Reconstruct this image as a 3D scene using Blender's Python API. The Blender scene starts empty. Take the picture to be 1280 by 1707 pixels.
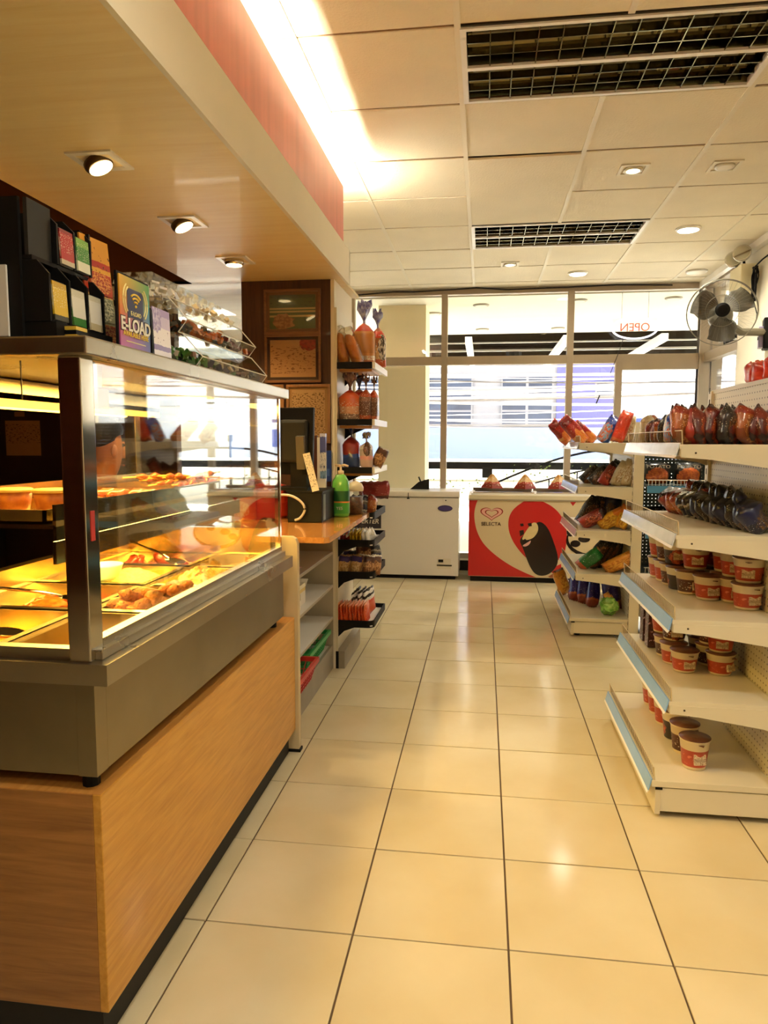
import bpy, bmesh, math, random
from mathutils import Vector, Matrix, Euler
R = math.radians
sc = bpy.context.scene
C = sc.collection

# ------------------------------------------------------------------ camera
cam = bpy.data.objects.new('camera', bpy.data.cameras.new('camera')); C.objects.link(cam)
cam.data.sensor_fit = 'HORIZONTAL'; cam.data.sensor_width = 36.0
cam.data.lens = 1196.0 / 1280.0 * 36.0
cam.data.clip_start = 0.02; cam.data.clip_end = 300
yaw, pitch, roll = -.1378, .0972, .0024
fw = Vector((math.sin(yaw)*math.cos(pitch), math.cos(yaw)*math.cos(pitch), -math.sin(pitch)))
ri = Vector((math.cos(yaw), -math.sin(yaw), 0)); up = ri.cross(fw)
r2 = math.cos(roll)*ri + math.sin(roll)*up; u2 = -math.sin(roll)*ri + math.cos(roll)*up
M = Matrix((r2, u2, -fw)).transposed().to_4x4(); M.translation = (0, 0, 1.2772)
cam.matrix_world = M
sc.camera = cam

# ------------------------------------------------------------------ world, sun, exposure
w = bpy.data.worlds.new('sky'); sc.world = w; w.use_nodes = True
wn = w.node_tree.nodes; wl = w.node_tree.links
bg = wn['Background']
sky = wn.new('ShaderNodeTexSky'); sky.sky_type = 'NISHITA'; sky.sun_disc = False
sky.sun_elevation = R(55); sky.sun_rotation = R(20); sky.air_density = 1.0; sky.dust_density = 3.0; sky.ozone_density = .6
wl.new(sky.outputs[0], bg.inputs[0]); bg.inputs[1].default_value = .45
sun = bpy.data.objects.new('sun', bpy.data.lights.new('sun', 'SUN')); C.objects.link(sun)
sun.data.energy = 17.0; sun.data.angle = R(1.0); sun.data.color = (1, .95, .86)
sun.rotation_euler = (R(30), 0, R(160))      # high over the houses across the street: their fronts lie in shade, the street is in sun
sc.view_settings.view_transform = 'Standard'; sc.view_settings.look = 'None'
sc.view_settings.gamma = 1; sc.view_settings.use_curve_mapping = False
sc.view_settings.exposure = 1.38
sc.cycles.use_denoising = True
sc.cycles.max_bounces = 10; sc.cycles.transparent_max_bounces = 24
sc.cycles.sample_clamp_indirect = 6

WARM = (1.0, .945, .79)
YEL = (1.0, .62, .13)
CEIL = 2.7565

def area(name, loc, sx, sy, energy, color=WARM, rot=(0, 0, 0), spread=180):
    l = bpy.data.lights.new(name, 'AREA'); l.shape = 'RECTANGLE'; l.size = sx; l.size_y = sy
    l.energy = energy; l.color = color; l.spread = R(spread)
    o = bpy.data.objects.new(name, l); C.objects.link(o); o.location = loc; o.rotation_euler = rot
    return o

# ------------------------------------------------------------------ helpers: colour and materials
def lin(c):
    if isinstance(c, str):
        c = tuple(int(c[i:i+2], 16)/255 for i in (0, 2, 4))
    return tuple((x/12.92 if x <= .04045 else ((x+.055)/1.055)**2.4) for x in c)
MATS = {}
def mat(name, col, rough=.5, metal=0, var=0, vscale=8, stretch=(1, 1, 1), bump=0, bscale=60, coat=0, spec=.5, emit=0, alpha=1, trans=0, col2=None, rvar=0):
    if name in MATS: return MATS[name]
    m = bpy.data.materials.new(name); m.use_nodes = True; MATS[name] = m
    n = m.node_tree.nodes; l = m.node_tree.links; b = n['Principled BSDF']
    c = lin(col)
    b.inputs['Base Color'].default_value = (*c, 1); b.inputs['Roughness'].default_value = rough
    b.inputs['Metallic'].default_value = metal; b.inputs['Coat Weight'].default_value = coat
    b.inputs['Coat Roughness'].default_value = .08
    b.inputs['Specular IOR Level'].default_value = spec; b.inputs['Alpha'].default_value = alpha
    b.inputs['Transmission Weight'].default_value = trans
    if emit:
        b.inputs['Emission Color'].default_value = (*c, 1); b.inputs['Emission Strength'].default_value = emit
    if var or bump or col2 or rvar:
        tc = n.new('ShaderNodeTexCoord'); mp = n.new('ShaderNodeMapping'); mp.inputs['Scale'].default_value = stretch
        l.new(tc.outputs['Object'], mp.inputs[0])
        nz = n.new('ShaderNodeTexNoise'); nz.inputs['Scale'].default_value = vscale; nz.inputs['Detail'].default_value = 5
        l.new(mp.outputs[0], nz.inputs['Vector'])
        if var or col2:
            rp = n.new('ShaderNodeValToRGB')
            c2 = lin(col2) if col2 else tuple(max(0, x*(1-var)) for x in c)
            rp.color_ramp.elements[0].position = .32; rp.color_ramp.elements[1].position = .68
            rp.color_ramp.elements[0].color = (*c2, 1); rp.color_ramp.elements[1].color = (*c, 1)
            l.new(nz.outputs['Fac'], rp.inputs[0]); l.new(rp.outputs[0], b.inputs['Base Color'])
        if rvar:
            mr = n.new('ShaderNodeMapRange'); mr.inputs['To Min'].default_value = rough*(1-rvar); mr.inputs['To Max'].default_value = rough*(1+rvar)
            l.new(nz.outputs['Fac'], mr.inputs[0]); l.new(mr.outputs[0], b.inputs['Roughness'])
        if bump:
            nb = n.new('ShaderNodeTexNoise'); nb.inputs['Scale'].default_value = bscale; nb.inputs['Detail'].default_value = 3
            l.new(mp.outputs[0], nb.inputs['Vector'])
            bp = n.new('ShaderNodeBump'); bp.inputs['Strength'].default_value = bump; bp.inputs['Distance'].default_value = .01
            l.new(nb.outputs['Fac'], bp.inputs['Height']); l.new(bp.outputs[0], b.inputs['Normal'])
    return m
def glass(name, tint=(1, 1, 1), refl=1.0, ior=1.45):
    m = bpy.data.materials.new(name); m.use_nodes = True; MATS[name] = m
    n = m.node_tree.nodes; l = m.node_tree.links; n.remove(n['Principled BSDF'])
    t = n.new('ShaderNodeBsdfTransparent'); t.inputs[0].default_value = (*tint, 1)
    g = n.new('ShaderNodeBsdfGlossy'); g.inputs['Roughness'].default_value = .02
    f = n.new('ShaderNodeLayerWeight'); f.inputs[0].default_value = .5
    pw = n.new('ShaderNodeMath'); pw.operation = 'POWER'; pw.inputs[1].default_value = 5; l.new(f.outputs['Facing'], pw.inputs[0])
    ma = n.new('ShaderNodeMath'); ma.operation = 'MULTIPLY_ADD'; ma.inputs[1].default_value = .9; ma.inputs[2].default_value = .03; l.new(pw.outputs[0], ma.inputs[0])
    mu = n.new('ShaderNodeMath'); mu.operation = 'MULTIPLY'; mu.inputs[1].default_value = refl
    mx = n.new('ShaderNodeMixShader')
    l.new(ma.outputs[0], mu.inputs[0]); l.new(mu.outputs[0], mx.inputs[0]); l.new(t.outputs[0], mx.inputs[1]); l.new(g.outputs[0], mx.inputs[2])
    l.new(mx.outputs[0], n['Material Output'].inputs[0])
    return m
def pmat(name, stops, blob=None, axis='Z', noise=.06, nscale=6, rough=.3, coat=.4, speck=None, clear=None):
    """printed film or card: colour bands along one axis of the object's own box, an optional round picture, specks of lettering"""
    if name in MATS: return MATS[name]
    m = bpy.data.materials.new(name); m.use_nodes = True; MATS[name] = m
    n = m.node_tree.nodes; l = m.node_tree.links; b = n['Principled BSDF']
    b.inputs['Roughness'].default_value = rough; b.inputs['Coat Weight'].default_value = coat; b.inputs['Coat Roughness'].default_value = .12
    tc = n.new('ShaderNodeTexCoord'); sx = n.new('ShaderNodeSeparateXYZ'); l.new(tc.outputs['Generated'], sx.inputs[0])
    nz = n.new('ShaderNodeTexNoise'); nz.inputs['Scale'].default_value = nscale; l.new(tc.outputs['Generated'], nz.inputs['Vector'])
    ma = n.new('ShaderNodeMath'); ma.operation = 'MULTIPLY_ADD'; ma.inputs[1].default_value = noise
    l.new(nz.outputs['Fac'], ma.inputs[0]); l.new(sx.outputs[axis], ma.inputs[2])
    sb = n.new('ShaderNodeMath'); sb.operation = 'SUBTRACT'; sb.inputs[1].default_value = noise/2; l.new(ma.outputs[0], sb.inputs[0])
    rp = n.new('ShaderNodeValToRGB'); cr = rp.color_ramp; cr.interpolation = 'CONSTANT'
    while len(cr.elements) < len(stops): cr.elements.new(.5)
    for e, (p, c) in zip(cr.elements, stops):
        e.position = p; e.color = (*lin(c), 1)
    l.new(sb.outputs[0], rp.inputs[0]); out = rp.outputs[0]
    def mixin(fac, col, out):
        mx = n.new('ShaderNodeMixRGB'); l.new(fac, mx.inputs[0]); l.new(out, mx.inputs[1])
        if isinstance(col, str): mx.inputs[2].default_value = (*lin(col), 1)
        else: l.new(col, mx.inputs[2])
        return mx.outputs[0]
    if blob:                                    # (x, z, radius, colour, colour2)
        bx, bz, br, bc, bc2 = blob
        v = n.new('ShaderNodeVectorMath'); v.operation = 'DISTANCE'
        cb = n.new('ShaderNodeCombineXYZ'); l.new(sx.outputs['X' if axis != 'X' else 'Y'], cb.inputs[0]); l.new(sx.outputs['Z'], cb.inputs[2])
        l.new(cb.outputs[0], v.inputs[0]); v.inputs[1].default_value = (bx, 0, bz)
        md = n.new('ShaderNodeMath'); md.operation = 'MULTIPLY_ADD'; md.inputs[1].default_value = -.25; l.new(nz.outputs['Fac'], md.inputs[0]); l.new(v.outputs['Value'], md.inputs[2])
        lt = n.new('ShaderNodeMath'); lt.operation = 'LESS_THAN'; lt.inputs[1].default_value = br-.125; l.new(md.outputs[0], lt.inputs[0])
        n2 = n.new('ShaderNodeTexNoise'); n2.inputs['Scale'].default_value = 11; l.new(tc.outputs['Generated'], n2.inputs['Vector'])
        r3 = n.new('ShaderNodeValToRGB'); r3.color_ramp.elements[0].color = (*lin(bc), 1); r3.color_ramp.elements[1].color = (*lin(bc2), 1)
        r3.color_ramp.elements[0].position = .42; r3.color_ramp.elements[1].position = .58; l.new(n2.outputs['Fac'], r3.inputs[0])
        out = mixin(lt.outputs[0], r3.outputs[0], out)
    if speck:                                   # (colour, scale, threshold, zmin, zmax): rows of broken marks
        scol, ss, st, z0, z1 = speck
        mp = n.new('ShaderNodeMapping'); mp.inputs['Scale'].default_value = (ss, ss, ss*2.2); l.new(tc.outputs['Generated'], mp.inputs[0])
        n3 = n.new('ShaderNodeTexNoise'); n3.inputs['Scale'].default_value = 1; n3.inputs['Detail'].default_value = 2; l.new(mp.outputs[0], n3.inputs['Vector'])
        g1 = n.new('ShaderNodeMath'); g1.operation = 'GREATER_THAN'; g1.inputs[1].default_value = st; l.new(n3.outputs['Fac'], g1.inputs[0])
        g2 = n.new('ShaderNodeMath'); g2.operation = 'GREATER_THAN'; g2.inputs[1].default_value = z0; l.new(sx.outputs['Z'], g2.inputs[0])
        g3 = n.new('ShaderNodeMath'); g3.operation = 'LESS_THAN'; g3.inputs[1].default_value = z1; l.new(sx.outputs['Z'], g3.inputs[0])
        a1 = n.new('ShaderNodeMath'); a1.operation = 'MULTIPLY'; l.new(g1.outputs[0], a1.inputs[0]); l.new(g2.outputs[0], a1.inputs[1])
        a2 = n.new('ShaderNodeMath'); a2.operation = 'MULTIPLY'; l.new(a1.outputs[0], a2.inputs[0]); l.new(g3.outputs[0], a2.inputs[1])
        out = mixin(a2.outputs[0], scol, out)
    l.new(out, b.inputs['Base Color'])
    if clear: b.inputs['Alpha'].default_value = clear
    return m
def wood(name, c1, c2, axis=1, rough=.4, scale=3.0, coat=.1):
    if name in MATS: return MATS[name]
    m = bpy.data.materials.new(name); m.use_nodes = True; MATS[name] = m
    n = m.node_tree.nodes; l = m.node_tree.links; b = n['Principled BSDF']
    tc = n.new('ShaderNodeTexCoord'); mp = n.new('ShaderNodeMapping'); s = [22, 22, 22]; s[axis] = 1.6; mp.inputs['Scale'].default_value = s
    l.new(tc.outputs['Object'], mp.inputs[0])
    nz = n.new('ShaderNodeTexNoise'); nz.inputs['Scale'].default_value = scale; nz.inputs['Detail'].default_value = 8; nz.inputs['Roughness'].default_value = .62; nz.inputs['Distortion'].default_value = .6
    l.new(mp.outputs[0], nz.inputs['Vector'])
    n2 = n.new('ShaderNodeTexNoise'); n2.inputs['Scale'].default_value = 1.1; n2.inputs['Detail'].default_value = 2; l.new(tc.outputs['Object'], n2.inputs['Vector'])
    ad = n.new('ShaderNodeMath'); ad.operation = 'MULTIPLY_ADD'; ad.inputs[1].default_value = .55; l.new(n2.outputs['Fac'], ad.inputs[0]); l.new(nz.outputs['Fac'], ad.inputs[2])
    rp = n.new('ShaderNodeValToRGB'); rp.color_ramp.elements[0].position = .55; rp.color_ramp.elements[1].position = 1.0
    rp.color_ramp.elements[0].color = (*lin(c2), 1); rp.color_ramp.elements[1].color = (*lin(c1), 1)
    l.new(ad.outputs[0], rp.inputs[0]); l.new(rp.outputs[0], b.inputs['Base Color'])
    b.inputs['Roughness'].default_value = rough; b.inputs['Coat Weight'].default_value = coat
    return m

# ------------------------------------------------------------------ helpers: geometry
class MB:
    def __init__(s): s.bm = bmesh.new(); s.mi = 0; s.sm = False
    def _new(s, vs):
        for f in {f for v in vs for f in v.link_faces}:
            f.material_index = s.mi; f.smooth = s.sm
    def box(s, x0, x1, y0, y1, z0, z1, bev=0, rot=None, piv=None):
        r = bmesh.ops.create_cube(s.bm, size=1); vs = r['verts']
        for v in vs: v.co = Vector((x0+(v.co.x+.5)*(x1-x0), y0+(v.co.y+.5)*(y1-y0), z0+(v.co.z+.5)*(z1-z0)))
        if bev:
            es = list({e for v in vs for e in v.link_edges})
            r = bmesh.ops.bevel(s.bm, geom=es, offset=bev, segments=2, profile=.6, affect='EDGES'); vs = r['verts']
        if rot:
            p = Vector(piv) if piv else Vector(((x0+x1)/2, (y0+y1)/2, (z0+z1)/2))
            m = Euler(rot).to_matrix()
            vset = set(vs) | {v for f in {f for v in vs for f in v.link_faces} for v in f.verts}
            for v in vset: v.co = m @ (v.co-p) + p
            vs = list(vset)
        s._new(vs); return s
    def quad(s, *pts):
        vs = [s.bm.verts.new(p) for p in pts]; f = s.bm.faces.new(vs); f.material_index = s.mi; f.smooth = s.sm; return s
    def prism(s, poly, a0, a1, ax='y', bev=0):
        """poly in the other two axes, extruded along ax"""
        def P(u, v, a): return {'x': (a, u, v), 'y': (u, a, v), 'z': (u, v, a)}[ax]
        A = [s.bm.verts.new(P(u, v, a0)) for u, v in poly]; B = [s.bm.verts.new(P(u, v, a1)) for u, v in poly]
        fs = [s.bm.faces.new(A), s.bm.faces.new(B[::-1])]
        k = len(poly)
        for i in range(k): fs.append(s.bm.faces.new((A[i], B[i], B[(i+1) % k], A[(i+1) % k])))
        for f in fs: f.material_index = s.mi; f.smooth = s.sm
        bmesh.ops.recalc_face_normals(s.bm, faces=fs)
        return s
    def tube(s, pts, r, seg=8, r1=None, cap=True):
        pts = [Vector(p) for p in pts]; rings = []; k = len(pts)
        for i, p in enumerate(pts):
            d = (pts[min(i+1, k-1)]-pts[max(i-1, 0)]).normalized()
            a = d.cross(Vector((0, 0, 1)))
            if a.length < 1e-3: a = d.cross(Vector((1, 0, 0)))
            a.normalize(); b = d.cross(a)
            rr = (r[i] if isinstance(r, (list, tuple)) else r + ((r1-r)*i/max(1, k-1) if r1 is not None else 0))
            rings.append([s.bm.verts.new(p + rr*(math.cos(2*math.pi*j/seg)*a + math.sin(2*math.pi*j/seg)*b)) for j in range(seg)])
        fs = []
        for A, B in zip(rings, rings[1:]):
            for j in range(seg): fs.append(s.bm.faces.new((A[j], A[(j+1) % seg], B[(j+1) % seg], B[j])))
        if cap: fs += [s.bm.faces.new(rings[0][::-1]), s.bm.faces.new(rings[-1])]
        for f in fs: f.material_index = s.mi; f.smooth = s.sm and len(f.verts) == 4
        return s
    def lathe(s, prof, c=(0, 0, 0), seg=24, sx=1, sy=1, cap=True, pw=2):
        """prof: list of (radius, z)"""
        rings = []
        def cs(t):
            x, y = math.cos(t), math.sin(t)
            if pw == 2: return x, y
            k = (abs(x)**pw+abs(y)**pw)**(-1/pw); return x*k, y*k
        for r, z in prof:
            rings.append([s.bm.verts.new((c[0]+sx*r*cs(2*math.pi*j/seg)[0], c[1]+sy*r*cs(2*math.pi*j/seg)[1], c[2]+z)) for j in range(seg)])
        fs = []
        for A, B in zip(rings, rings[1:]):
            for j in range(seg): fs.append(s.bm.faces.new((A[j], A[(j+1) % seg], B[(j+1) % seg], B[j])))
        if cap: fs += [s.bm.faces.new(rings[0][::-1]), s.bm.faces.new(rings[-1])]
        for f in fs: f.material_index = s.mi; f.smooth = s.sm and len(f.verts) == 4
        return s
    def ball(s, c, r, seg=12, rings=8, sc=(1, 1, 1)):
        v = bmesh.ops.create_uvsphere(s.bm, u_segments=seg, v_segments=rings, radius=r)['verts']
        for q in v: q.co = Vector((q.co.x*sc[0]+c[0], q.co.y*sc[1]+c[1], q.co.z*sc[2]+c[2]))
        s._new(v); return s
    def jitter(s, a, seed=0, f=9):
        from mathutils import noise
        for v in s.bm.verts:
            v.co += a*noise.noise_vector(v.co*f + Vector((seed*3.1, seed*1.7, seed)))
        return s
    def build(s, name, mats, parent=None, kind=None, label=None, smooth=None):
        me = bpy.data.meshes.new(name)
        if smooth is not None:
            for f in s.bm.faces: f.smooth = smooth
        s.bm.to_mesh(me); s.bm.free()
        for m in (mats if isinstance(mats, (list, tuple)) else [mats]): me.materials.append(m)
        o = bpy.data.objects.new(name, me); C.objects.link(o)
        if parent: o.parent = parent
        if kind: o['kind'] = kind
        if label: o['label'] = label
        return o
def tag(o, label, cat, group=None, kind=None):
    o['label'] = label; o['category'] = cat
    if group: o['group'] = group
    if kind: o['kind'] = kind
    return o
def thing(name, label, cat, loc=(0, 0, 0), rot=(0, 0, 0), group=None):
    o = bpy.data.objects.new(name, None); o.empty_display_size = .05; C.objects.link(o)
    o.location = loc; o.rotation_euler = rot
    return tag(o, label, cat, group)
def dup(root, loc, rot=None, label=None, group=None, scale=None, mats=None):
    def cp(o, p):
        c = o.copy(); C.objects.link(c)
        if p: c.parent = p
        for ch in o.children: cp(ch, c)
        return c
    r = cp(root, None); r.location = loc
    if rot is not None: r.rotation_euler = rot
    if scale is not None: r.scale = scale
    if label: r['label'] = label
    if group: r['group'] = group
    return r
def setmat(o, m):
    """give one object a material of its own while its mesh stays shared"""
    o.material_slots[0].link = 'OBJECT'; o.material_slots[0].material = m
def box(name, m, x0, x1, y0, y1, z0, z1, parent=None, bev=0, rot=None, piv=None, **k):
    return MB().box(x0, x1, y0, y1, z0, z1, bev, rot, piv).build(name, m, parent, **k)
def text(name, s, size, m, parent, loc, rot, ext=.001, ax='CENTER', sx=1.0, off=0.0, shear=0):
    cu = bpy.data.curves.new(name, 'FONT'); cu.body = s; cu.size = size; cu.extrude = ext; cu.align_x = ax; cu.align_y = 'CENTER'; cu.offset = off; cu.shear = shear
    t = bpy.data.objects.new(name+'_tmp', cu); C.objects.link(t)
    dg = bpy.context.evaluated_depsgraph_get()
    me = bpy.data.meshes.new_from_object(t.evaluated_get(dg)); bpy.data.objects.remove(t); bpy.data.curves.remove(cu)
    me.materials.clear(); me.materials.append(m)
    o = bpy.data.objects.new(name, me); C.objects.link(o); o.parent = parent; o.location = loc; o.rotation_euler = rot; o.scale = (sx, 1, 1)
    return o
def chaik(p, it=2, closed=False):
    for _ in range(it):
        q = [] if closed else [p[0]]
        for a, b in zip(p, p[1:]+([p[0]] if closed else [])):
            q += [tuple(.75*u+.25*v for u, v in zip(a, b)), tuple(.25*u+.75*v for u, v in zip(a, b))]
        p = q if closed else q+[p[-1]]
    return p
rnd = random.Random(7)

# ------------------------------------------------------------------ shared materials
mCream = mat('cream_paint', 'E9DFC6', .55, var=.06, vscale=2)
mRack = mat('cream_powder_coat', 'E6DDC2', .38, var=.05, vscale=4)
mRackEdge = mat('rack_edge', 'D9CFB2', .35)
mSteel = mat('brushed_steel', 'B5AC98', .30, 1, var=.14, vscale=5, rvar=.35)
mSteelD = mat('worn_steel', '9A8F78', .34, 1, var=.25, vscale=4, rvar=.3)
mMirror = mat('polished_steel', 'C9C2B4', .10, 1)
mGold = mat('lamp_tinted_steel', 'D9C08A', .24, 1, var=.1, vscale=9)  # steel tinted gold: the case lamps' yellow light put into its colour
mBlack = mat('black_plastic', '0A0807', .5, spec=.22)
mBlackM = mat('black_metal', '0C0A08', .55, spec=.25)
mDark = mat('near_black_board', '0D0A07', .65)  # plain near black for skirting, toe kick and cords
mWhite = mat('white_enamel', 'EFE9DD', .32)
mWhiteP = mat('white_paper', 'EFE8D8', .6)
mGlass = glass('clear_glass', (.97, .98, .96), 2.4)
mPane = glass('window_glass', (.97, .98, .98), .8)
mAcryl = glass('clear_acrylic', (.95, .96, .94), 1.0)
mBlue = mat('pale_blue_price_strip', '86B6EE', .3, coat=.3, var=.08, vscale=12)
mBlueW = mat('clear_price_strip', 'D8DEE6', .2, coat=.6, var=.12, vscale=20)
mChrome = mat('chrome', 'D8D4CC', .12, 1)
mAlu = mat('anodised_frame', 'B29F84', .45, .0, var=.06, vscale=6)
mWood = wood('oak_laminate', 'DBA346', 'BC8226', 1, .38)
mWoodT = wood('orange_wood_counter', 'D99A52', 'B4702C', 1, .18, coat=.5)
mBrown = wood('dark_brown_board', '5A3A24', '3E2616', 2, .5)
mSoffit = wood('ochre_ply', 'F0DAA2', 'E6C98A', 0, .5, scale=1.2)

# ================================================================== SETTING
X0, X1, Y0, Y1 = -4.6, 2.0, -3.0, 7.15
mTile = mat('cream_floor_tile', 'DED1AE', .13, var=.10, vscale=2.2, bump=.05, bscale=7, col2='D2C096', rvar=.25)
mGrout = mat('brown_grout', '5B4630', .8)
fb = MB().box(X0-.2, X1+.2, .525, Y1+.1, -.08, -.004); fb.mi = 1; fb.box(X0-.2, X1+.2, Y0-.2, .525, -.08, -.001)
floor = fb.build('floor', [mGrout, mTile]); floor['kind'] = 'structure'
GX, GY = -.7189, 1.7253
tm = None
for i in range(-2, 7):
    for k in range(-3, 14):
        if tm is None:
            t = MB().box(-.1975, .1975, -.1975, .1975, -.03, 0, bev=.0015).build('floor_tile', mTile, floor); tm = t.data
        else:
            t = bpy.data.objects.new('floor_tile', tm); C.objects.link(t); t.parent = floor
        t.location = (GX+.4*(i+.5), GY+.4*(k+.5), rnd.uniform(-.0006, .0006)); t.rotation_euler = (rnd.uniform(-.0012, .0012), rnd.uniform(-.0012, .0012), rnd.choice((0, 1, 2, 3))*math.pi/2)
# ceiling: slab, lay-in boards, white tee grid
mBoard = mat('ceiling_board', 'F0E3C6', .8, var=.07, vscale=3, bump=.25, bscale=90)
mTee = mat('ceiling_tee', 'EADFC4', .5)
ceil = MB().box(X0-.2, X1+.2, Y0-.2, Y1+.1, CEIL+.12, CEIL+.2).build('ceiling', mBoard); ceil['kind'] = 'structure'
CX, CY = -.1185, 2.729
lights_at = {(0, 0), (1, 0), (0, 4), (1, 4)}
pm = None
for i in range(-2, 4):
    for k in range(-4, 8):
        if (i, k) in lights_at: continue
        xa, xb = CX+.6*i+.011, min(CX+.6*(i+1)-.011, X1-.004)
        ya, yb = CY+.6*k+.009, min(CY+.6*(k+1)-.009, Y1-.01)
        full = xb-xa > .57 and yb-ya > .57
        if full and pm: p = bpy.data.objects.new('ceiling_panel', pm); C.objects.link(p); p.parent = ceil
        else:
            hx, hy = (xb-xa)/2, (yb-ya)/2
            p = MB().box(-hx, hx, -hy, hy, 0, .012, bev=.002).build('ceiling_panel', mBoard, ceil)
            if full: pm = p.data
        p.location = ((xa+xb)/2, (ya+yb)/2, CEIL+(.001 if (i, k) != (0, 2) else -.012)); p.rotation_euler = (rnd.uniform(-.004, .004), rnd.uniform(-.004, .004), 0)
g = MB()
for i in range(-2, 5):
    x = CX+.6*i
    for (a, b) in ((Y0, CY), (CY+.6, CY+2.4), (CY+3.0, Y1)) if i == 1 else ((Y0, Y1),): g.box(x-.0115, x+.0115, a, b, CEIL-.003, CEIL+.004)
for k in range(-9, 8):
    y = CY+.6*k
    pass
g.build('ceiling_grid', mTee, ceil)
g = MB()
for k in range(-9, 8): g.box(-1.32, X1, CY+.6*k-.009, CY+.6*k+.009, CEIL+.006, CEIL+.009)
g.build('cross_tees', mat('tee_shadow_paint', '8A6A44', .7), ceil)  # cross tees coloured dark to draw the shadow lines at the board joints
for (xa, xb, ya, yb) in ((X0, -1.32, Y0, Y1), (-1.33, X1, Y0, CY-2.4)): box('ceiling_board', mBoard, xa, xb, ya, yb, CEIL, CEIL+.02, ceil)

# walls
mWall = mat('warm_white_wall', 'EEE4CC', .6, var=.04, vscale=3)
mKit = wood('brown_kitchen_wall', '7A4526', '5E311A', 2, .5)
wr = MB().box(X1, X1+.15, Y0, 6.2, 0, CEIL).box(X1, X1+.15, 6.2, Y1+.2, 0, .45).build('wall_right', mWall); wr['kind'] = 'structure'
for y in (5.2, 3.4): box('panel_joint', mat('joint_grey', 'B8A98C', .6), X1-.0015, X1+.002, y, y+.006, 0, CEIL, wr)
wL = MB().box(X0-.15, X0, Y0, Y1+.2, 0, CEIL).build('wall_left', mKit); wL['kind'] = 'structure'
wb = MB().box(X0, X1, Y0-.15, Y0, 0, CEIL).build('wall_back', mKit); wb['kind'] = 'structure'
wf = MB().box(X0, -3.35, Y1, Y1+.12, 0, CEIL).box(-3.35, X1, Y1+.0, Y1+.12, 0, .12).build('wall_front', mWall); wf['kind'] = 'structure'
box('skirting', mDark, -3.35, X1, Y1-.012, Y1, 0, .1, wf)
wp = MB().box(X0, -2.22, 5.0, 5.08, 0, 2.15).build('wall_kitchen', mKit); wp['kind'] = 'structure'
dk = MB().box(-4.5, -2.78, 4.985, 4.999, 0, 2.1).build('dark_board', mat('near_black_brown', '23150C', .35), wp)
# column beside the counter, brown board toward the counter, cream side toward the aisle
col = MB().box(-1.33, -.815, 3.9, 4.42, 0, 2.15).build('pillar', mCream); col['kind'] = 'structure'
box('front_board', mBrown, -1.332, -.83, 3.888, 3.9, .9, 2.149, col)
box('corner_strip', mCream, -.832, -.812, 3.882, 3.9, 0, 2.149, col)

# dropped soffit over the counter: ochre underside, cream lip, red light-cove board
SF = 2.15
sof = MB().box(-1.62, -.772, -1.5, 3.9, SF, SF+.015).box(X0, -.772, 3.9, 4.42, SF, SF+.015).box(X0, -1.33, 4.42, 7.1, SF, SF+.015).build('soffit', mSoffit); sof['kind'] = 'structure'
box('lip', mCream, -.772, -.757, -1.5, 4.05, SF-.001, 2.335, sof)
mRed = mat('coral_red_board', 'E57F73', .35, var=.16, vscale=3, stretch=(1, 6, .4), coat=.2)
box('red_board', mRed, -.772, -.758, -1.5, 3.87, 2.335, 2.62, sof)
box('cove_return', mCream, -1.2, -.757, 4.035, 4.05, SF, 2.335, sof)
box('cove_top', mCream, -1.6, -.772, -1.5, 4.035, 2.32, 2.335, sof)
box('cove_back', mCream, -1.62, -1.6, -1.5, 4.035, 2.335, CEIL, sof)
box('opening_side', mBrown, -1.62, -1.605, -1.5, 3.9, SF+.015, CEIL, sof)
box('opening_end', mat('brown_upstand', '6B3E1E', .5), -3.4, -1.62, 3.9, 3.912, SF, CEIL, sof)

# cove tubes (hidden behind the red board, they wash the ceiling)
mTube = mat('lit_tube', 'FFF8E4', .5, emit=90)
for j, y in enumerate((-.75, .5, 1.75, 3.0)):
    t = thing('cove_tube', 'lit fluorescent tube lying in the cove behind the red board', 'lamp', (-.86, y, 2.545), group='cove tubes')
    MB().tube([(0, 0, 0), (0, 1.17, 0)], .014, 10).build('tube', mTube, t)
    MB().box(-.03, .03, -.01, 1.18, -.21, -.03).build('batten', mWhite, t)

# downlights in the soffit (square, tilted lamp), lit warm
mLampG = mat('lit_lamp_warm', 'FFE2A6', .5, emit=5)
mLampW = mat('lit_lamp_white', 'FFF6E0', .5, emit=9)
mLampO = mat('unlit_lamp', 'E8DCC0', .4)
def sq_down(y, tilt, on, lab):
    t = thing('downlight', lab, 'lamp', (-1.2, y, SF))
    MB().box(-.075, -.055, -.075, .075, -.006, .004).box(.055, .075, -.075, .075, -.006, .004).box(-.055, .055, -.075, -.055, -.006, .004).box(-.055, .055, .055, .075, -.006, .004).build('square_frame', mWhite, t)
    MB().box(-.055, .055, -.055, .055, -.0015, .003).build('recess', mat('lamp_recess', 'F4E0B0', .6), t)
    h = MB(); h.sm = True; h.lathe([(.046, .0), (.046, -.012), (.040, -.022)], seg=20); hh = h.build('lamp_head', mat('lamp_head_dark', '5A4428', .35, .8) if tilt else mChrome, t)
    hh.rotation_euler = (0, R(-tilt), 0); hh.location = (-.008, 0, -.004)
    d = MB(); d.lathe([(.037, -.0235), (.03, -.024)], seg=20); dd = d.build('lamp_face', mLampG if on else mLampO, hh)
    if on:
        l = bpy.data.lights.new('downlight_beam', 'SPOT'); l.energy = 16; l.spot_size = R(110); l.spot_blend = .8; l.color = (1, .72, .34); l.shadow_soft_size = .03
        o = bpy.data.objects.new('downlight_beam', l); C.objects.link(o); o.location = (-.01, 0, -.04); o.parent = t
sq_down(2.189, 28, True, 'square chrome downlight with tilted lamp in soffit, nearest one')
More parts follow.
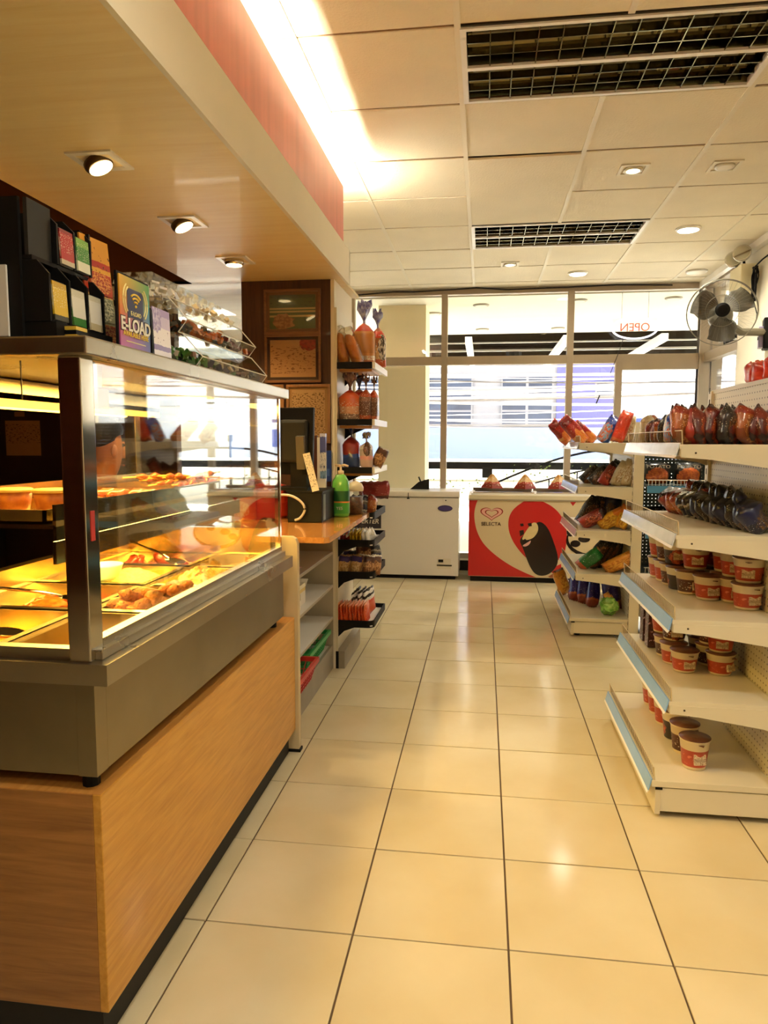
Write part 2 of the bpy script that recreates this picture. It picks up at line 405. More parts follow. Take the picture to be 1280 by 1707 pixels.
sq_down(2.818, 28, True, 'square chrome downlight with tilted lamp in soffit, middle of the row')
sq_down(3.428, 0, True, 'square flat downlight in soffit nearest the brown column')

# round and square downlights in the board ceiling
def rd(x, y, r, kind, lab, z=CEIL, lit=0):
    t = thing('downlight', lab, 'lamp', (x, y, z))
    a = MB(); a.sm = True
    if kind == 'square':
        MB().box(-.075, .075, -.075, -.058, -.006, 0).box(-.075, .075, .058, .075, -.006, 0).box(-.075, -.058, -.058, .058, -.006, 0).box(.058, .075, -.058, .058, -.006, 0).build('square_frame', mTee, t)
        a.lathe([(.05, 0), (.052, -.01), (.04, -.012)], seg=20).build('ring', mRackEdge, t)
        MB().lathe([(.038, -.011), (.034, -.0125)], seg=20).build('lamp_face', mLampG if lit else mLampO, t)
    else:
        a.lathe([(r, 0), (r, -.006), (r*.86, -.014)], seg=28).build('ring', mWhite, t)
        MB().lathe([(r*.85, -.012), (r*.8, -.0145)], seg=28).build('lamp_face', mLampW if lit else mLampO, t)
    if lit:
        l = bpy.data.lights.new('downlight_beam', 'SPOT'); l.energy = lit; l.spot_size = R(150); l.spot_blend = 1; l.color = WARM; l.shadow_soft_size = .07
        o = bpy.data.objects.new('downlight_beam', l); C.objects.link(o); o.location = (0, 0, -.03); o.parent = t
    return t
rd(.778, 4.209, .06, 'square', 'small square framed downlight, lit, between the two louvre lights', lit=5)
rd(1.254, 4.22, .06, 'square', 'small square framed downlight, unlit, nearest the right wall')
rd(1.379, 5.386, .085, 'round', 'large round lit ceiling light right of the far louvre light', lit=60)
rd(.79, 6.634, .085, 'round', 'round ceiling light near the window, right of the small one', lit=5)
rd(.19, 6.235, .045, 'square', 'tiny square downlight in front of the far louvre light, lit', lit=1.5)
rd(1.80, 6.70, .09, 'round', 'round unlit ceiling light above the fan in the far corner')
# unseen ceiling lamps added behind the viewer to light the room
for j, (x, y) in enumerate(((-.1, 1.1), (1.25, 1.1), (-.1, -.6), (1.25, -.6), (.5, -2.0))):
    rd(x, y, .085, 'round', 'unseen round ceiling light added as fill behind the viewer, one of a double row', lit=24)['group'] = 'added fill lights behind the viewer'
# louvre lights
def louvre(y0, lab):
    t = thing('louvre_light', lab, 'lamp', (CX, y0, CEIL))
    mR = mat('louvre_mirror', '6A6246', .10, 1, var=.2, vscale=3)
    W = 1.2; D = .6
    f = MB()
    f.box(.008, W-.008, .012, .03, -.006, .02).box(.008, W-.008, D-.03, D-.012, -.006, .02).box(.008, .03, .03, D-.03, -.006, .02).box(W-.03, W-.008, .03, D-.03, -.006, .02)
    f.box(.03, W-.03, D/2-.012, D/2+.012, -.006, .01).build('frame', mWhite, t)
    h = MB().box(.0, W, .0, D, .1, .11)
    h.box(.0, .008, 0, D, 0, .1).box(W-.008, W, 0, D, 0, .1).box(0, W, 0, .01, 0, .1).box(0, W, D-.01, D, 0, .1).build('housing', mat('dark_housing', '2A2618', .5), t)
    for ya, yb in ((.032, D/2-.012), (D/2+.012, D-.032)):
        tr = MB(); tr.sm = True; k = 8; c = (ya+yb)/2; hw = (yb-ya)/2
        pts = [(c+hw*math.cos(math.pi*q/k), .005+.085*math.sin(math.pi*q/k)) for q in range(k+1)]
        for (a, za), (b, zb) in zip(pts, pts[1:]): tr.quad((.031, a, za), (W-.031, a, za), (W-.031, b, zb), (.031, b, zb))
        tr.build('reflector', mR, t)
        MB().tube([(.05, c, .05), (W-.05, c, .05)], .013, 8).build('unlit_tube', mat('unlit_tube', 'D9D2BC', .3), t)
        for lx in (c-hw*.33, c+hw*.33): box('long_blade', mR, .032, W-.032, lx-.0025, lx+.0025, -.002, .028, t)
        for q in range(1, 13):
            x = .03+(W-.06)*q/13; box('louvre_blade', mR, x-.002, x+.002, ya, yb, -.002, .034, t)
louvre(CY, 'mirror louvre light with two troughs, near the viewer')
louvre(CY+2.4, 'mirror louvre light with two troughs, further back')

# ================================================================== WINDOW WALL
W0 = Y1
def window(name, xs, z0, zt, z1, skip=0):
    """mullions at xs, sill z0, transom zt, head z1 : frame members and panes"""
    w_ = MB().box(xs[0]+(.03 if skip else -.04), xs[-1]+(.0 if skip else .03), W0, W0+.06, z1-.055, z1).build(name, mAlu); w_['kind'] = 'structure'
    for x in xs[skip:]: box('mullion', mAlu, x-.03, x+.03, W0-.01, W0+.07, z0, z1-.05, w_, bev=.003)
    for a, b in zip(xs, xs[1:]):
        box('transom', mAlu, a+.03, b-.03, W0-.005, W0+.06, zt-.04, zt+.04, w_)
        box('sill_bar', mAlu, a+.03, b-.03, W0, W0+.06, z0, z0+.05, w_)
        box('pane', mPane, a+.03, b-.03, W0+.028, W0+.034, zt+.04, z1-.05, w_)
        box('pane', mPane, a+.03, b-.03, W0+.028, W0+.034, z0+.05, zt-.04, w_)
    return w_
w1 = window('window_1', (-3.3, -2.41, -1.32, -.40, .80), .12, 2.07, CEIL)
w2 = window('window_2', (.80, 2.0), .12, 2.07, CEIL, 1)
box('door_post', mAlu, 1.225, 1.285, W0-.01, W0+.06, .12, 2.04, w2)
box('door_head', mAlu, 1.285, 1.97, W0-.012, W0+.06, 1.965, 2.035, w2)
box('cornice', mWhite, X1-.05, X1, Y0, Y1, CEIL-.05, CEIL, wr)
for xx in (1.99, 2.10): box('corner_post', mAlu, xx-.02, xx+.075, W0-.03, W0+.07, 0, CEIL, w2)
# side light round the corner
w3 = MB().box(X1+.02, X1+.09, 6.2, Y1, CEIL-.06, CEIL).build('window_3', mAlu); w3['kind'] = 'structure'
box('transom', mAlu, X1+.01, X1+.09, 6.2, Y1, 2.03, 2.11, w3); box('sill_bar', mAlu, X1+.01, X1+.09, 6.2, Y1, .45, .52, w3)
box('jamb', mAlu, X1+.01, X1+.09, 6.2, 6.24, .5, CEIL, w3)
box('pane', mPane, X1+.05, X1+.056, 6.24, Y1-.02, .52, 2.03, w3); box('pane', mPane, X1+.05, X1+.056, 6.24, Y1-.02, 2.11, CEIL-.06, w3)
# open sign hanging inside the glass (seen from behind)
t = thing('open_sign', 'oval neon open sign hanging on the window glass, seen reversed', 'sign', (1.38, W0-.04, 2.345))
N = 40
def oval(a, b, k=N): return [(a*math.cos(2*math.pi*q/k), 0, b*math.sin(2*math.pi*q/k)) for q in range(k+1)]
mNeonW = mat('neon_white', 'F4F2FF', .4, emit=.8); mNeonR = mat('neon_red', 'D2604C', .5, emit=.25)
MB().tube(oval(.205, .098), .009, 6, cap=False).build('oval_tube', mNeonW, t)
b = MB().box(-.2, .2, .014, .018, -.09, .09); b.build('clear_backing', mAcryl, t)
text('lettering', 'OPEN', .105, mNeonR, t, (0, .0, .004), (R(90), 0, math.pi), .002)
MB().tube([(-.12, .012, .09), (-.12, .012, .33)], .0015, 4).tube([(.12, .012, .09), (.12, .012, .33)], .0015, 4).build('hanging_wire', mDark, t)
MB().tube([(-.1, .0, -.09), (-.13, .0, -.2), (-.21, 0, -.42)], .003, 4).build('cord', mDark, t)
MB().tube([(-.30, .0, -.62), (-.33, 0, -.70)], .006, 4).build('switch', mDark, t)

# ================================================================== OUTSIDE
mPave = mat('pale_pavement', 'EEE8D6', .8, var=.1, vscale=1.5)
pv = MB().box(-14, 14, Y1+.12, 40, -.1, -.01).build('pavement', mPave); pv['kind'] = 'structure'
gb = MB().box(-14, 14, -16, Y0-.2, -.1, -.01).build('forecourt', mPave); gb['kind'] = 'structure'
mOut = mat('outdoor_plaster', 'F2EAD2', .7)
wc = MB().box(-6, 6.5, Y1+.12, 9.75, 2.70, 2.78).build('walkway_ceiling', mOut); wc['kind'] = 'structure'
rf = MB().box(X0-.3, 6.5, Y0-.4, 9.75, 2.97, 3.3).build('roof', mOut); rf['kind'] = 'structure'
WLAB = ('beside the outdoor pillar top', 'left of the first mullion, second from the pillar', 'in the middle pane, nearest the glass', 'in the middle pane, far row left', 'beside the second mullion, far row', 'above the open sign, right', 'just right of the second mullion, near row', 'left of the outdoor pillar, farther along')
for j, (x, y) in enumerate(((-.88, 7.803), (-.575, 8.127), (-.053, 7.706), (-.045, 9.33), (.89, 9.351), (1.829, 7.573), (.92, 7.577), (-1.9, 8.1))):
    t = thing('walkway_downlight', 'flat outdoor walkway downlight '+WLAB[j], 'lamp', (x, y, 2.70), group='walkway downlights')
    m_ = MB(); m_.sm = True; m_.lathe([(.085, 0), (.085, -.008), (.07, -.016)], seg=24); m_.build('ring', mat('grey_ring', 'A89F8C', .5), t)
    MB().lathe([(.068, -.014), (.06, -.0165)], seg=24).build('diffuser', mOut, t)
op = MB().box(-1.12, -.62, 7.62, 8.15, 0, 2.70).build('outdoor_pillar', mat('outdoor_cream_wall', 'F4E4BC', .7)); op['kind'] = 'structure'
# steel canopy over the street side
cp = thing('canopy', 'dark steel canopy with pale purlins beyond the walkway', 'canopy', (0, 9.9, 2.62))
MB().box(-7, 7, .0, 3.4, .14, .18, rot=(R(1.5), 0, 0)).build('roof_sheet', mat('dark_roof_sheet', '120D09', 1, spec=0), cp)
for j in range(3): box('purlin', mat('pale_purlin', 'CFC8BA', .5), -7, 7, .9+.95*j, .94+.95*j, .10, .13, cp)
for x in (-2.6, -.23, 1.06, 2.3, 3.6): MB().box(x-.045, x+.045, 0, 3.3, -.02, .07).build('rafter', mat('white_rafter', 'F2F0EA', .5), cp)
for x in (-1.0, .45): MB().tube([(x, 2.0, .12), (x, 2.0, -.02)], .13, 10).build('lamp', mBlackM, cp)
# house across the street
bd = thing('apartment_house', 'pale lavender house with white framed windows across the street', 'building', (0, 22, 0))
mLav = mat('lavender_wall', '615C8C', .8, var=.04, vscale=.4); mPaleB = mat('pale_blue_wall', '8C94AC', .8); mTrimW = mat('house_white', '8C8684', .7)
mWinD = mat('far_window_glass', '10142A', .5, col2='343C50', vscale=.9, spec=.8)
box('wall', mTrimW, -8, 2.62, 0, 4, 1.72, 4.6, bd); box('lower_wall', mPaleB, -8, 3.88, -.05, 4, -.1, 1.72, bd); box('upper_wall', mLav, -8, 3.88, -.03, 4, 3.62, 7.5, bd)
box('side_wall', mLav, 2.1, 3.88, -.06, 4, 1.72, 7.5, bd)
for (xa, xb) in ((-3.9, -2.05), (-1.95, -.37), (.48, 2.0)):
    f = box('window', mTrimW, xa, xb, -.09, -.01, 1.78, 3.25, bd)
    n = 2
    for q in range(n):
        for (za, zb) in ((1.82, 2.18), (2.24, 2.44), (2.55, 2.75), (2.86, 3.2)):
            wd = (xb-xa)/n; box('pane', mWinD, xa+q*wd+.04, xa+(q+1)*wd-.04, -.1, -.085, za, zb, f)
f = box('window', mTrimW, 3.2, 3.75, -.12, -.05, 2.55, 3.05, bd)
for q in range(4): box('pane', mWinD, 3.24+.0*q, 3.7, -.13, -.12, 2.6+.11*q, 2.66+.11*q, f)
h2 = thing('white_house', 'bright white house with a blue band, to the right across the street', 'building', (0, 24, 0))
box('wall', mat('bright_house', 'F6F4EE', .7), 3.9, 12, 0, 3, 0, 8, h2); box('blue_band', mat('blue_band', '4F5C94', .6), 4.5, 5.65, -.04, 0, 1.9, 2.05, h2); box('blue_panel', mat('blue_panel', '6474B0', .6), 4.5, 5.65, -.04, 0, 1.1, 1.7, h2)
pw_ = thing('added_low_wall', 'low white wall added to stand for the bright glare beyond the rail', 'wall', (0, 14.6, 0)); box('wall', mat('glare_white', 'F6F2E4', .7), -9, 9, 0, .12, -.01, .90, pw_); box('coping', mat('glare_white', 'F6F2E4', .7), -9, 9, -.02, .14, .90, .935, pw_)  # added wall, its white stands in for glare beyond the rail
# overhead cables
mCab = mat('pale_cable', 'F2EEE6', .5); mCabD = mat('dark_cable', '6A6460', .5)
rc = random.Random(3)
for j in range(34):
    z0 = 1.72+.066*j*.92+rc.uniform(-.06, .06); z1 = z0+rc.uniform(-.32, .32); sag = rc.uniform(.02, .22); y = 14.0+rc.uniform(-.5, .45)
    pts = [(-6+12*q/14, y, z0+(z1-z0)*q/14-sag*4*(q/14)*(1-q/14)) for q in range(15)]
    o = MB().tube(pts, rc.choice((.006, .010, .015, .024)), 5).build('overhead_cable', mCab if j % 5 else mCabD)
    tag(o, 'pale overhead cable strung across the street outside the window', 'cable', 'overhead cables')
# dark pipe rail and curved iron stair rail
t = thing('pipe_rail', 'long straight dark rail across the street front outside', 'railing', (0, 10.2, 0))
box('rail', mBlackM, -5, 6, 0, .06, .90, 1.0, t); 
for x in (-3.5, -.95, 1.7, 4): box('post', mWhite, x, x+.04, .01, .05, 0, .9, t)
box('low_rail', mWhiteP, -5, 6, .01, .05, .72, .75, t)
box('bracket', mBlackM, -.02, .12, -.02, .05, .78, .92, t)
t = thing('stair_rail', 'curved black iron stair railing outside behind the red freezer', 'railing', (.15, 8.6, 0))
arc = [(.0+.2*q, 0, .80+.40*math.sin(min(1, q/7)*math.pi/2)) for q in range(11)]
MB().tube(arc, .014, 6).build('handrail', mBlackM, t)
arc2 = [(.45+.16*q, .0, .80+.22*math.sin(min(1, q/7)*math.pi/2)) for q in range(10)]
MB().tube(arc2, .010, 6).build('middle_rail', mBlackM, t)
for q in range(1, 8):
    p = arc2[q]; MB().tube([(p[0], 0, .0), (p[0], 0, p[2])], .008, 6).build('baluster', mBlackM, t)
MB().tube([(1.42, 0, 0), (1.42, 0, 1.35)], .018, 8).tube([(1.42, 0, 1.28), (1.42, 0, 1.36)], .035, 8).build('post', mBlackM, t)
# creeper on the railing: loose leaves
lf = MB(); rl = random.Random(5)
for q in range(150):
    x = rl.uniform(-1.6, 1.3); z = .66+rl.uniform(0, .36)*(1 if x > 0 else .5); a = rl.uniform(0, 6.28); s = rl.uniform(.008, .02); y = rl.uniform(-.05, .05)
    d = Vector((math.cos(a), .4*rl.uniform(-1, 1), math.sin(a)))*s; e = Vector((-math.sin(a), .3, math.cos(a)))*s*.6; c = Vector((x, y, z))
    lf.quad(c-d, c-e, c+d, c+e)
for q in range(9):
    x = -1.5+.34*q; lf.tube([(x, 0, -.01), (x+.05, .01, .35), (x-.03, 0, .7), (x+.02, 0, .85)], .003, 4)
lfo = lf.build('creeper', mat('sunlit_leaf', '8FA850', .6, col2='5A6A34', vscale=30)); lfo.location = (.15, 8.75, 0)
tag(lfo, 'sparse sunlit creeper leaves along the outdoor railing', 'plant', kind='stuff')

# ================================================================== FOOD COUNTER (left)
ct = thing('food_counter', 'oak laminate counter base with a black toe kick under the steel food warmer', 'counter', (-.75, 1.285, 0))
box('front_panel', mWood, -.018, 0, 0, 1.49, .10, .57, ct, bev=.002)
box('end_panel', wood('oak_laminate_end_shaded', 'B07A3E', '855628', 0, .4), -.72, -.018, 0, .018, .10, .57, ct, bev=.002)  # end oak coloured darker for the weak light on this side
box('top_board', wood('oak_laminate_top', 'C98F48', 'A9702E', 1, .35), -.72, -.002, .002, 1.49, .552, .571, ct, bev=.002)
box('toe_kick', mDark, -.70, -.03, .03, 1.49, 0, .10, ct)
box('back_panel', mWood, -.72, -.70, 0.02, 1.49, 0, .57, ct)
ep = thing('counter_end_board', 'upright cream edged board with rounded top closing the counter end', 'board', (-.762, 2.80, 0))
eb = MB(); eb.prism([(-.55, 0), (.024, 0), (.024, .868), (.016, .888), (.0, .897), (-.55, .897)], -.016, .016, 'y', ); eb.build('board', mat('cream_edge', 'DCC79A', .5, var=.1, vscale=6), ep)
box('foot', mBlack, -.02, .03, -.02, .02, 0, .012, ep)

# steel food warmer: body, ledge, well, glass case, middle shelf, hood, top slab
fwm = thing('food_warmer', 'stainless steel food warmer with a glass case standing on the oak counter', 'food warmer', (-.765, 1.30, .6))
Y = 1.37                                               # length
box('body_front', mSteelD, -.012, .0, .045, Y, 0, .2, fwm, bev=.001)
box('corner_pillar', mSteelD, -.04, .001, 0, .043, 0, .2, fwm, bev=.001)
box('body_end', mSteelD, -.70, -.04, 0.004, .016, 0, .2, fwm)
box('body_floor', mSteelD, -.70, -.012, .016, Y, 0, .01, fwm)
b = MB(); b.prism([(-.70, -.012), (.036, -.012), (.036, Y+.01), (-.09, Y+.01), (-.09, .06), (-.70, .06)], .195, .238, 'z'); b.build('ledge', mSteel, fwm)
box('ledge_step', mSteel, -.055, .010, .02, Y, .238, .258, fwm, bev=.002)
for (x, y) in ((-.03, .03), (-.03, Y-.06), (-.6, .03), (-.6, Y-.06)): MB().tube([(x, y, -.029), (x, y, 0)], .018, 10).build('foot', mBlack, fwm)
# well
box('well_back', mGold, -.66, -.62, .02, Y+.02, .10, .30, fwm)
box('well_far_end', mGold, -.62, -.05, Y-.0, Y+.02, .10, .345, fwm)
box('well_near_end', mGold, -.62, -.05, .02, .05, .10, .25, fwm)
box('well_floor', mGold, -.62, -.05, .02, Y, .09, .10, fwm)
box('well_divider', mGold, -.262, -.236, .05, Y, .10, .238, fwm, bev=.003)
for y in (.40, .74, 1.08): box('well_crossbar', mGold, -.62, -.05, y-.01, y+.01, .10, .236, fwm, bev=.003)
# case posts and glass
box('corner_post', mMirror, -.05, -.004, .0, .05, .238, .84, fwm, bev=.003)
box('far_post', mMirror, -.026, -.006, Y-.012, Y+.004, .25, .84, fwm)
box('back_post', mGold, -.62, -.575, Y-.03, Y+.01, .30, .84, fwm, bev=.002); box('back_post', mGold, -.62, -.575, .0, .04, .23, .84, fwm, bev=.002)
box('front_glass', mGlass, -.016, -.010, .05, Y-.012, .262, .84, fwm)
box('end_glass', mGlass, -.575, -.05, .02, .026, .238, .84, fwm)
box('far_glass', mGlass, -.575, -.026, Y-.008, Y-.002, .345, .84, fwm)
box('bottom_rail', mSteel, -.03, -.004, .05, Y, .238, .275, fwm)
box('end_rail', mSteel, -.575, -.05, .008, .034, .205, .262, fwm)
# middle shelf with a mirror lip
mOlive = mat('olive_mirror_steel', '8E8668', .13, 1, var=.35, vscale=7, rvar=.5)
box('middle_shelf', mMirror, -.50, -.10, .05, Y-.03, .498, .506, fwm); 
box('shelf_lip', mOlive, -.105, -.098, .05, Y-.03, .515, .548, fwm)
box('shelf_mid_strip', mGold, -.106, -.098, .05, Y-.03, .503, .515, fwm); box('shelf_under_lip', mOlive, -.104, -.098, .05, Y-.05, .474, .503, fwm)
box('shelf_lower_lip', mOlive, -.108, -.100, .05, Y-.20, .425, .472, fwm)
box('shelf_back_rail', mGold, -.505, -.498, .05, Y-.03, .49, .56, fwm)
# hood and top slab
box('hood', mGold, -.60, -.44, .03, Y-.10, .785, .835, fwm); box('hood_lip', mat('warm_cream_metal', 'E6CF98', .4), -.452, -.44, .03, Y-.10, .765, .80, fwm)
box('top_slab', mSteel, -.62, .022, -.02, Y+.03, .84, .876, fwm, bev=.004)
for x in (-.14, -.19, -.24, -.30, -.36, -.41, -.47): MB().tube([(x, .02, .76), (x, .02, .835)], .0015, 5).build('hanging_rod', mSteel, fwm)
box('red_sticker', mat('red_sticker', 'B02A22', .4), -.0039, -.0025, .018, .032, .48, .54, fwm)
t = thing('price_card', 'two small white cards hanging inside the top of the food warmer glass', 'card', (-.80, 1.385, 1.375)); box('card', mWhiteP, -.001, .001, .0, .05, .015, .06, t); box('grey_strip', mat('grey_card', 'B8B09A', .5), -.001, .001, .0, .075, -.03, .012, t); box('hook', mSteel, -.001, .001, .02, .024, .06, .068, t)
tl = thing('heat_lamp', 'glowing yellow heat lamp tube under the hood of the food warmer', 'lamp', (-1.28, 1.35, 1.372))
MB().tube([(0, 0, 0), (0, 1.1, 0)], .009, 8).build('tube', mat('heat_tube', 'FFC648', .5, emit=5), tl)
area('food_warmer_lamp', (-.98, 1.98, 1.43), .14, 1.1, 10, YEL)
area('food_warmer_lamp', (-1.08, 1.98, 1.095), .22, 1.1, 13, YEL)

# ---- food pans and food
FZ = .6+.236
def pan(x0, x1, y0, y1, lab):
    t = thing('food_pan', lab, 'pan', ((x0+x1)/2, (y0+y1)/2, FZ))
    hx, hy = (x1-x0)/2, (y1-y0)/2
    p = MB(); d = -.065
    o = [(-hx, -hy), (hx, -hy), (hx, hy), (-hx, hy)]; q = [(-hx+.014, -hy+.014), (hx-.014, -hy+.014), (hx-.014, hy-.014), (-hx+.014, hy-.014)]; b_ = [(u*.9, v*.92) for u, v in q]
    for i in range(4):
        j = (i+1) % 4
        p.quad((*o[i], .004), (*o[j], .004), (*q[j], .006), (*q[i], .006))
        p.quad((*q[i], .006), (*q[j], .006), (*b_[j], d), (*b_[i], d))
    p.quad(*[(*v, d) for v in b_])
    p.build('tray', mGold, t)
    return hx, hy
def heap(name, x0, x1, y0, y1, z, h, m, lab, cat, seed, rough=.008, f=40, n=26):
    from mathutils import noise
    b = MB(); vs = []
    for j in range(n+1):
        for i in range(n+1):
            u, v = i/n, j/n
            e = (1-abs(2*u-1)**4)*(1-abs(2*v-1)**4)
            x, y = x0+(x1-x0)*u, y0+(y1-y0)*v
            k = noise.noise(Vector((x*9+seed, y*9, seed)))*.5+.5
            vs.append(b.bm.verts.new((x, y, z-.02+e*(.02+h*k)+rough*e*noise.noise(Vector((x*f*3, y*f*3, seed*2))))))
    for j in range(n):
        for i in range(n):
            a = j*(n+1)+i; fc = b.bm.faces.new((vs[a], vs[a+1], vs[a+n+2], vs[a+n+1])); fc.smooth = True
    o = b.build(name, m); return tag(o, lab, cat, kind='stuff')
# two columns of pans: aisle side A, kitchen side B
XA0, XA1, XB0, XB1 = -1.003, -.815, -1.385, -1.027
ys = [(1.35, 1.69), (1.71, 2.03), (2.05, 2.37), (2.39, 2.66)]
labA = ['empty yellow lit pan nearest the corner post, aisle side', 'pan of breaded fried pieces beside the aisle glass', 'pan of pale shredded noodles, aisle side, third from the near end', 'pan with dark red stew by the far end, aisle side']
labB = ['shallow kitchen side pan with a long ladle, nearest the viewer', 'kitchen side pan of orange stew behind the corner post', 'kitchen side pan of yellow rice with a blue bowl', 'kitchen side pan of red glazed meat at the far end']
for (a, b_), la, lb in zip(ys, labA, labB):
    pan(XA0, XA1, a, b_, la); pan(XB0, XB1, a, b_, lb)
mRice = mat('yellow_rice', 'E2C464', .6, col2='C89A38', vscale=120); mStew = mat('orange_stew', 'B4581A', .3, col2='6E280C', vscale=60, coat=.4)
mNood = mat('pale_noodles', 'D8A652', .45, col2='9A6420', vscale=90); mRedM = mat('red_glazed_meat', 'B2401A', .25, col2='6E1E0A', vscale=50, coat=.5); mFried = mat('golden_crumb', 'B86E22', .6, col2='6E3610', vscale=70, bump=.6, bscale=150)
heap('rice', XB0+.03, XB1-.03, 2.08, 2.34, FZ-.03, .06, mRice, 'heap of yellow fried rice in the kitchen side pan under the blue bowl', 'rice', 3, .012)
heap('noodles', XA0+.02, XA1-.02, 2.07, 2.35, FZ-.03, .075, mNood, 'heap of pale noodles in the third aisle side pan', 'noodles', 4, .016)
heap('orange_stew', XB0+.03, XB1-.03, 1.74, 2.0, FZ-.045, .055, mStew, 'orange meat stew in the pan behind the corner post', 'stew', 5, .014, 22)
heap('soup', XB0+.03, XB1-.03, 1.38, 1.66, FZ-.05, .012, mat('yellow_soup', 'D89A34', .12, col2='B8681C', vscale=20, coat=.6), 'thin layer of yellow sauce in the nearest kitchen side pan', 'sauce', 6, .006, 18)
heap('dark_stew', XA0+.02, XA1-.02, 2.41, 2.64, FZ-.045, .05, mat('brown_stew', '8A4218', .3, col2='4E2008', vscale=60, coat=.4), 'dark brown stew with strips in the last aisle side pan', 'stew', 7, .014, 24)
rf_ = random.Random(11)
pf = None
def lump(name, m, r, sc, seed):
    b = MB(); b.sm = True; b.ball((0, 0, 0), r, 10, 7, sc); b.jitter(r*.55, seed, 1/r*.55); b.jitter(r*.22, seed+4, 1/r*1.6); return b.build(name, m)
for j in range(24):
    if j < 3:
        o = lump('fried_cutlet', mFried, .028, (1.35, .8, .6), j); tag(o, 'golden breaded piece in the heap beside the aisle glass', 'fried food', 'breaded pieces in the second aisle pan'); pf = (pf or []) + [o]
    else: o = pf[j % 3].copy(); C.objects.link(o)
    o.location = (rf_.uniform(XA0+.045, XA1-.045), rf_.uniform(1.755, 1.985), FZ-.035+.014*(j // 5)); o.rotation_euler = (rf_.uniform(-.5, .5), rf_.uniform(-.5, .5), rf_.uniform(0, 6))
pm_ = None
for j in range(10):
    if j < 2:
        o = lump('glazed_meat_piece', mRedM, .036, (1.3, .8, .5), 20+j); tag(o, 'red glazed meat piece in the far kitchen side pan', 'meat', 'glazed meat in the far pan'); pm_ = (pm_ or []) + [o]
    else: o = pm_[j % 2].copy(); C.objects.link(o)
    o.location = (rf_.uniform(XB0+.07, XB1-.07), rf_.uniform(2.45, 2.61), FZ-.035+.015*(j % 3)); o.rotation_euler = (rf_.uniform(-.5, .5), rf_.uniform(-.5, .5), rf_.uniform(0, 6))
# dark cutlet and spoons
o = lump('dark_patty', mat('charred_crust', '4A2A12', .5, bump=.5), .045, (1.2, .9, .4), 33); o.location = (-.90, 2.0, FZ+.012); tag(o, 'dark browned patty lying on top of the breaded pieces', 'fried food')
def spoon(x, y, z, rz, lab, L=.3):
    t = thing('serving_spoon', lab, 'spoon', (x, y, z), (0, R(-6), rz))
    b = MB(); b.sm = True; b.lathe([(.002, -.012), (.02, -.010), (.03, -.002), (.033, .002)], seg=16, sx=1.35, cap=True); b.build('bowl', mMirror, t)
    b = MB(); b.sm = True; b.tube([(.035, 0, .002), (.1, 0, .012), (L, 0, .02)], .005, 6); b.build('handle', mMirror, t)
spoon(-1.14, 1.86, FZ+.0, R(200), 'steel serving spoon across the pan behind the corner post')
spoon(-1.12, 1.53, FZ-.01, R(185), 'steel ladle lying in the nearest kitchen side pan')
spoon(-1.10, 2.44, FZ+.01, R(150), 'steel serving spoon across the far kitchen side pan')
t = thing('plastic_bowl', 'small light blue plastic bowl standing on the yellow rice', 'bowl', (-1.185, 2.10, FZ+.005))
b = MB(); b.sm = True; b.lathe([(.032, 0), (.045, .012), (.056, .045), (.058, .05), (.054, .049), (.042, .014), (.005, .010)], seg=24); b.build('bowl', mat('blue_plastic', 'A8D4DC', .35), t)

# ---- on the middle shelf of the case
SZ = .6+.507
def shelf_tray(y0, y1, x0, x1, lab, m):
    t = thing('serving_tray', lab, 'tray', ((x0+x1)/2, (y0+y1)/2, SZ)); hx, hy = (x1-x0)/2, (y1-y0)/2
    b = MB().box(-hx, hx, -hy, hy, 0, .004).box(-hx, hx, -hy, -hy+.006, 0, .028).box(-hx, hx, hy-.006, hy, 0, .028).box(-hx, -hx+.006, -hy, hy, 0, .028).box(hx-.006, hx, -hy, hy, 0, .028); b.build('tray', m, t)
shelf_tray(1.37, 1.66, -1.24, -.90, 'gold lit steel tray on the case shelf nearest the viewer', mGold)
shelf_tray(1.70, 2.12, -1.24, -.90, 'gold lit steel tray in the middle of the case shelf', mGold)
shelf_tray(2.16, 2.60, -1.24, -.90, 'steel tray of skewers at the far end of the case shelf', mGold)
mStick = wood('bamboo', 'E0B050', 'C08830', 1, .5); mGrill = mat('grilled_meat', 'B05A20', .35, col2='74300E', vscale=60, coat=.4)
sk = None
for j in range(16):
    if sk is None:
        sk = thing('meat_skewer', 'grilled meat skewer on a bamboo stick, piled on the case shelf', 'skewer', group='skewers on the case shelf')
        MB().tube([(0, -.13, 0), (0, .13, 0)], .003, 5).build('stick', mStick, sk)
        b = MB(); b.sm = True; b.ball((0, -.04, 0), .013, 8, 6, (1, 2.4, .8)).ball((0, .03, 0), .013, 8, 6, (1, 2.3, .8)); b.jitter(.006, 2, 50); b.build('meat', mGrill, sk); s_ = sk
    else: s_ = dup(sk, (0, 0, 0))
    s_.location = (rf_.uniform(-1.19, -.94), rf_.uniform(2.26, 2.48), SZ+.02+.011*(j//4)); s_.rotation_euler = (rf_.uniform(-.06, .06), 0, rf_.uniform(-.5, .5))
hd = None
for j in range(7):
    o = lump('grilled_sausage', mGrill, .02, (1, 3, .9), 40) if hd is None else hd.copy()
    if hd is None: hd = o; tag(o, 'grilled orange sausage lying in the middle case tray', 'sausage', 'sausages on the case shelf')
    else: C.objects.link(o)
    o['label'] = 'grilled orange sausage in the middle case tray, %s from the kitchen side' % ('first', 'second', 'third', 'fourth', 'fifth', 'sixth', 'last')[j]
    o.location = (-1.20+.045*j, 1.9+.02*(j % 2), SZ+.02); o.rotation_euler = (0, 0, R(8*(j % 3-1)))
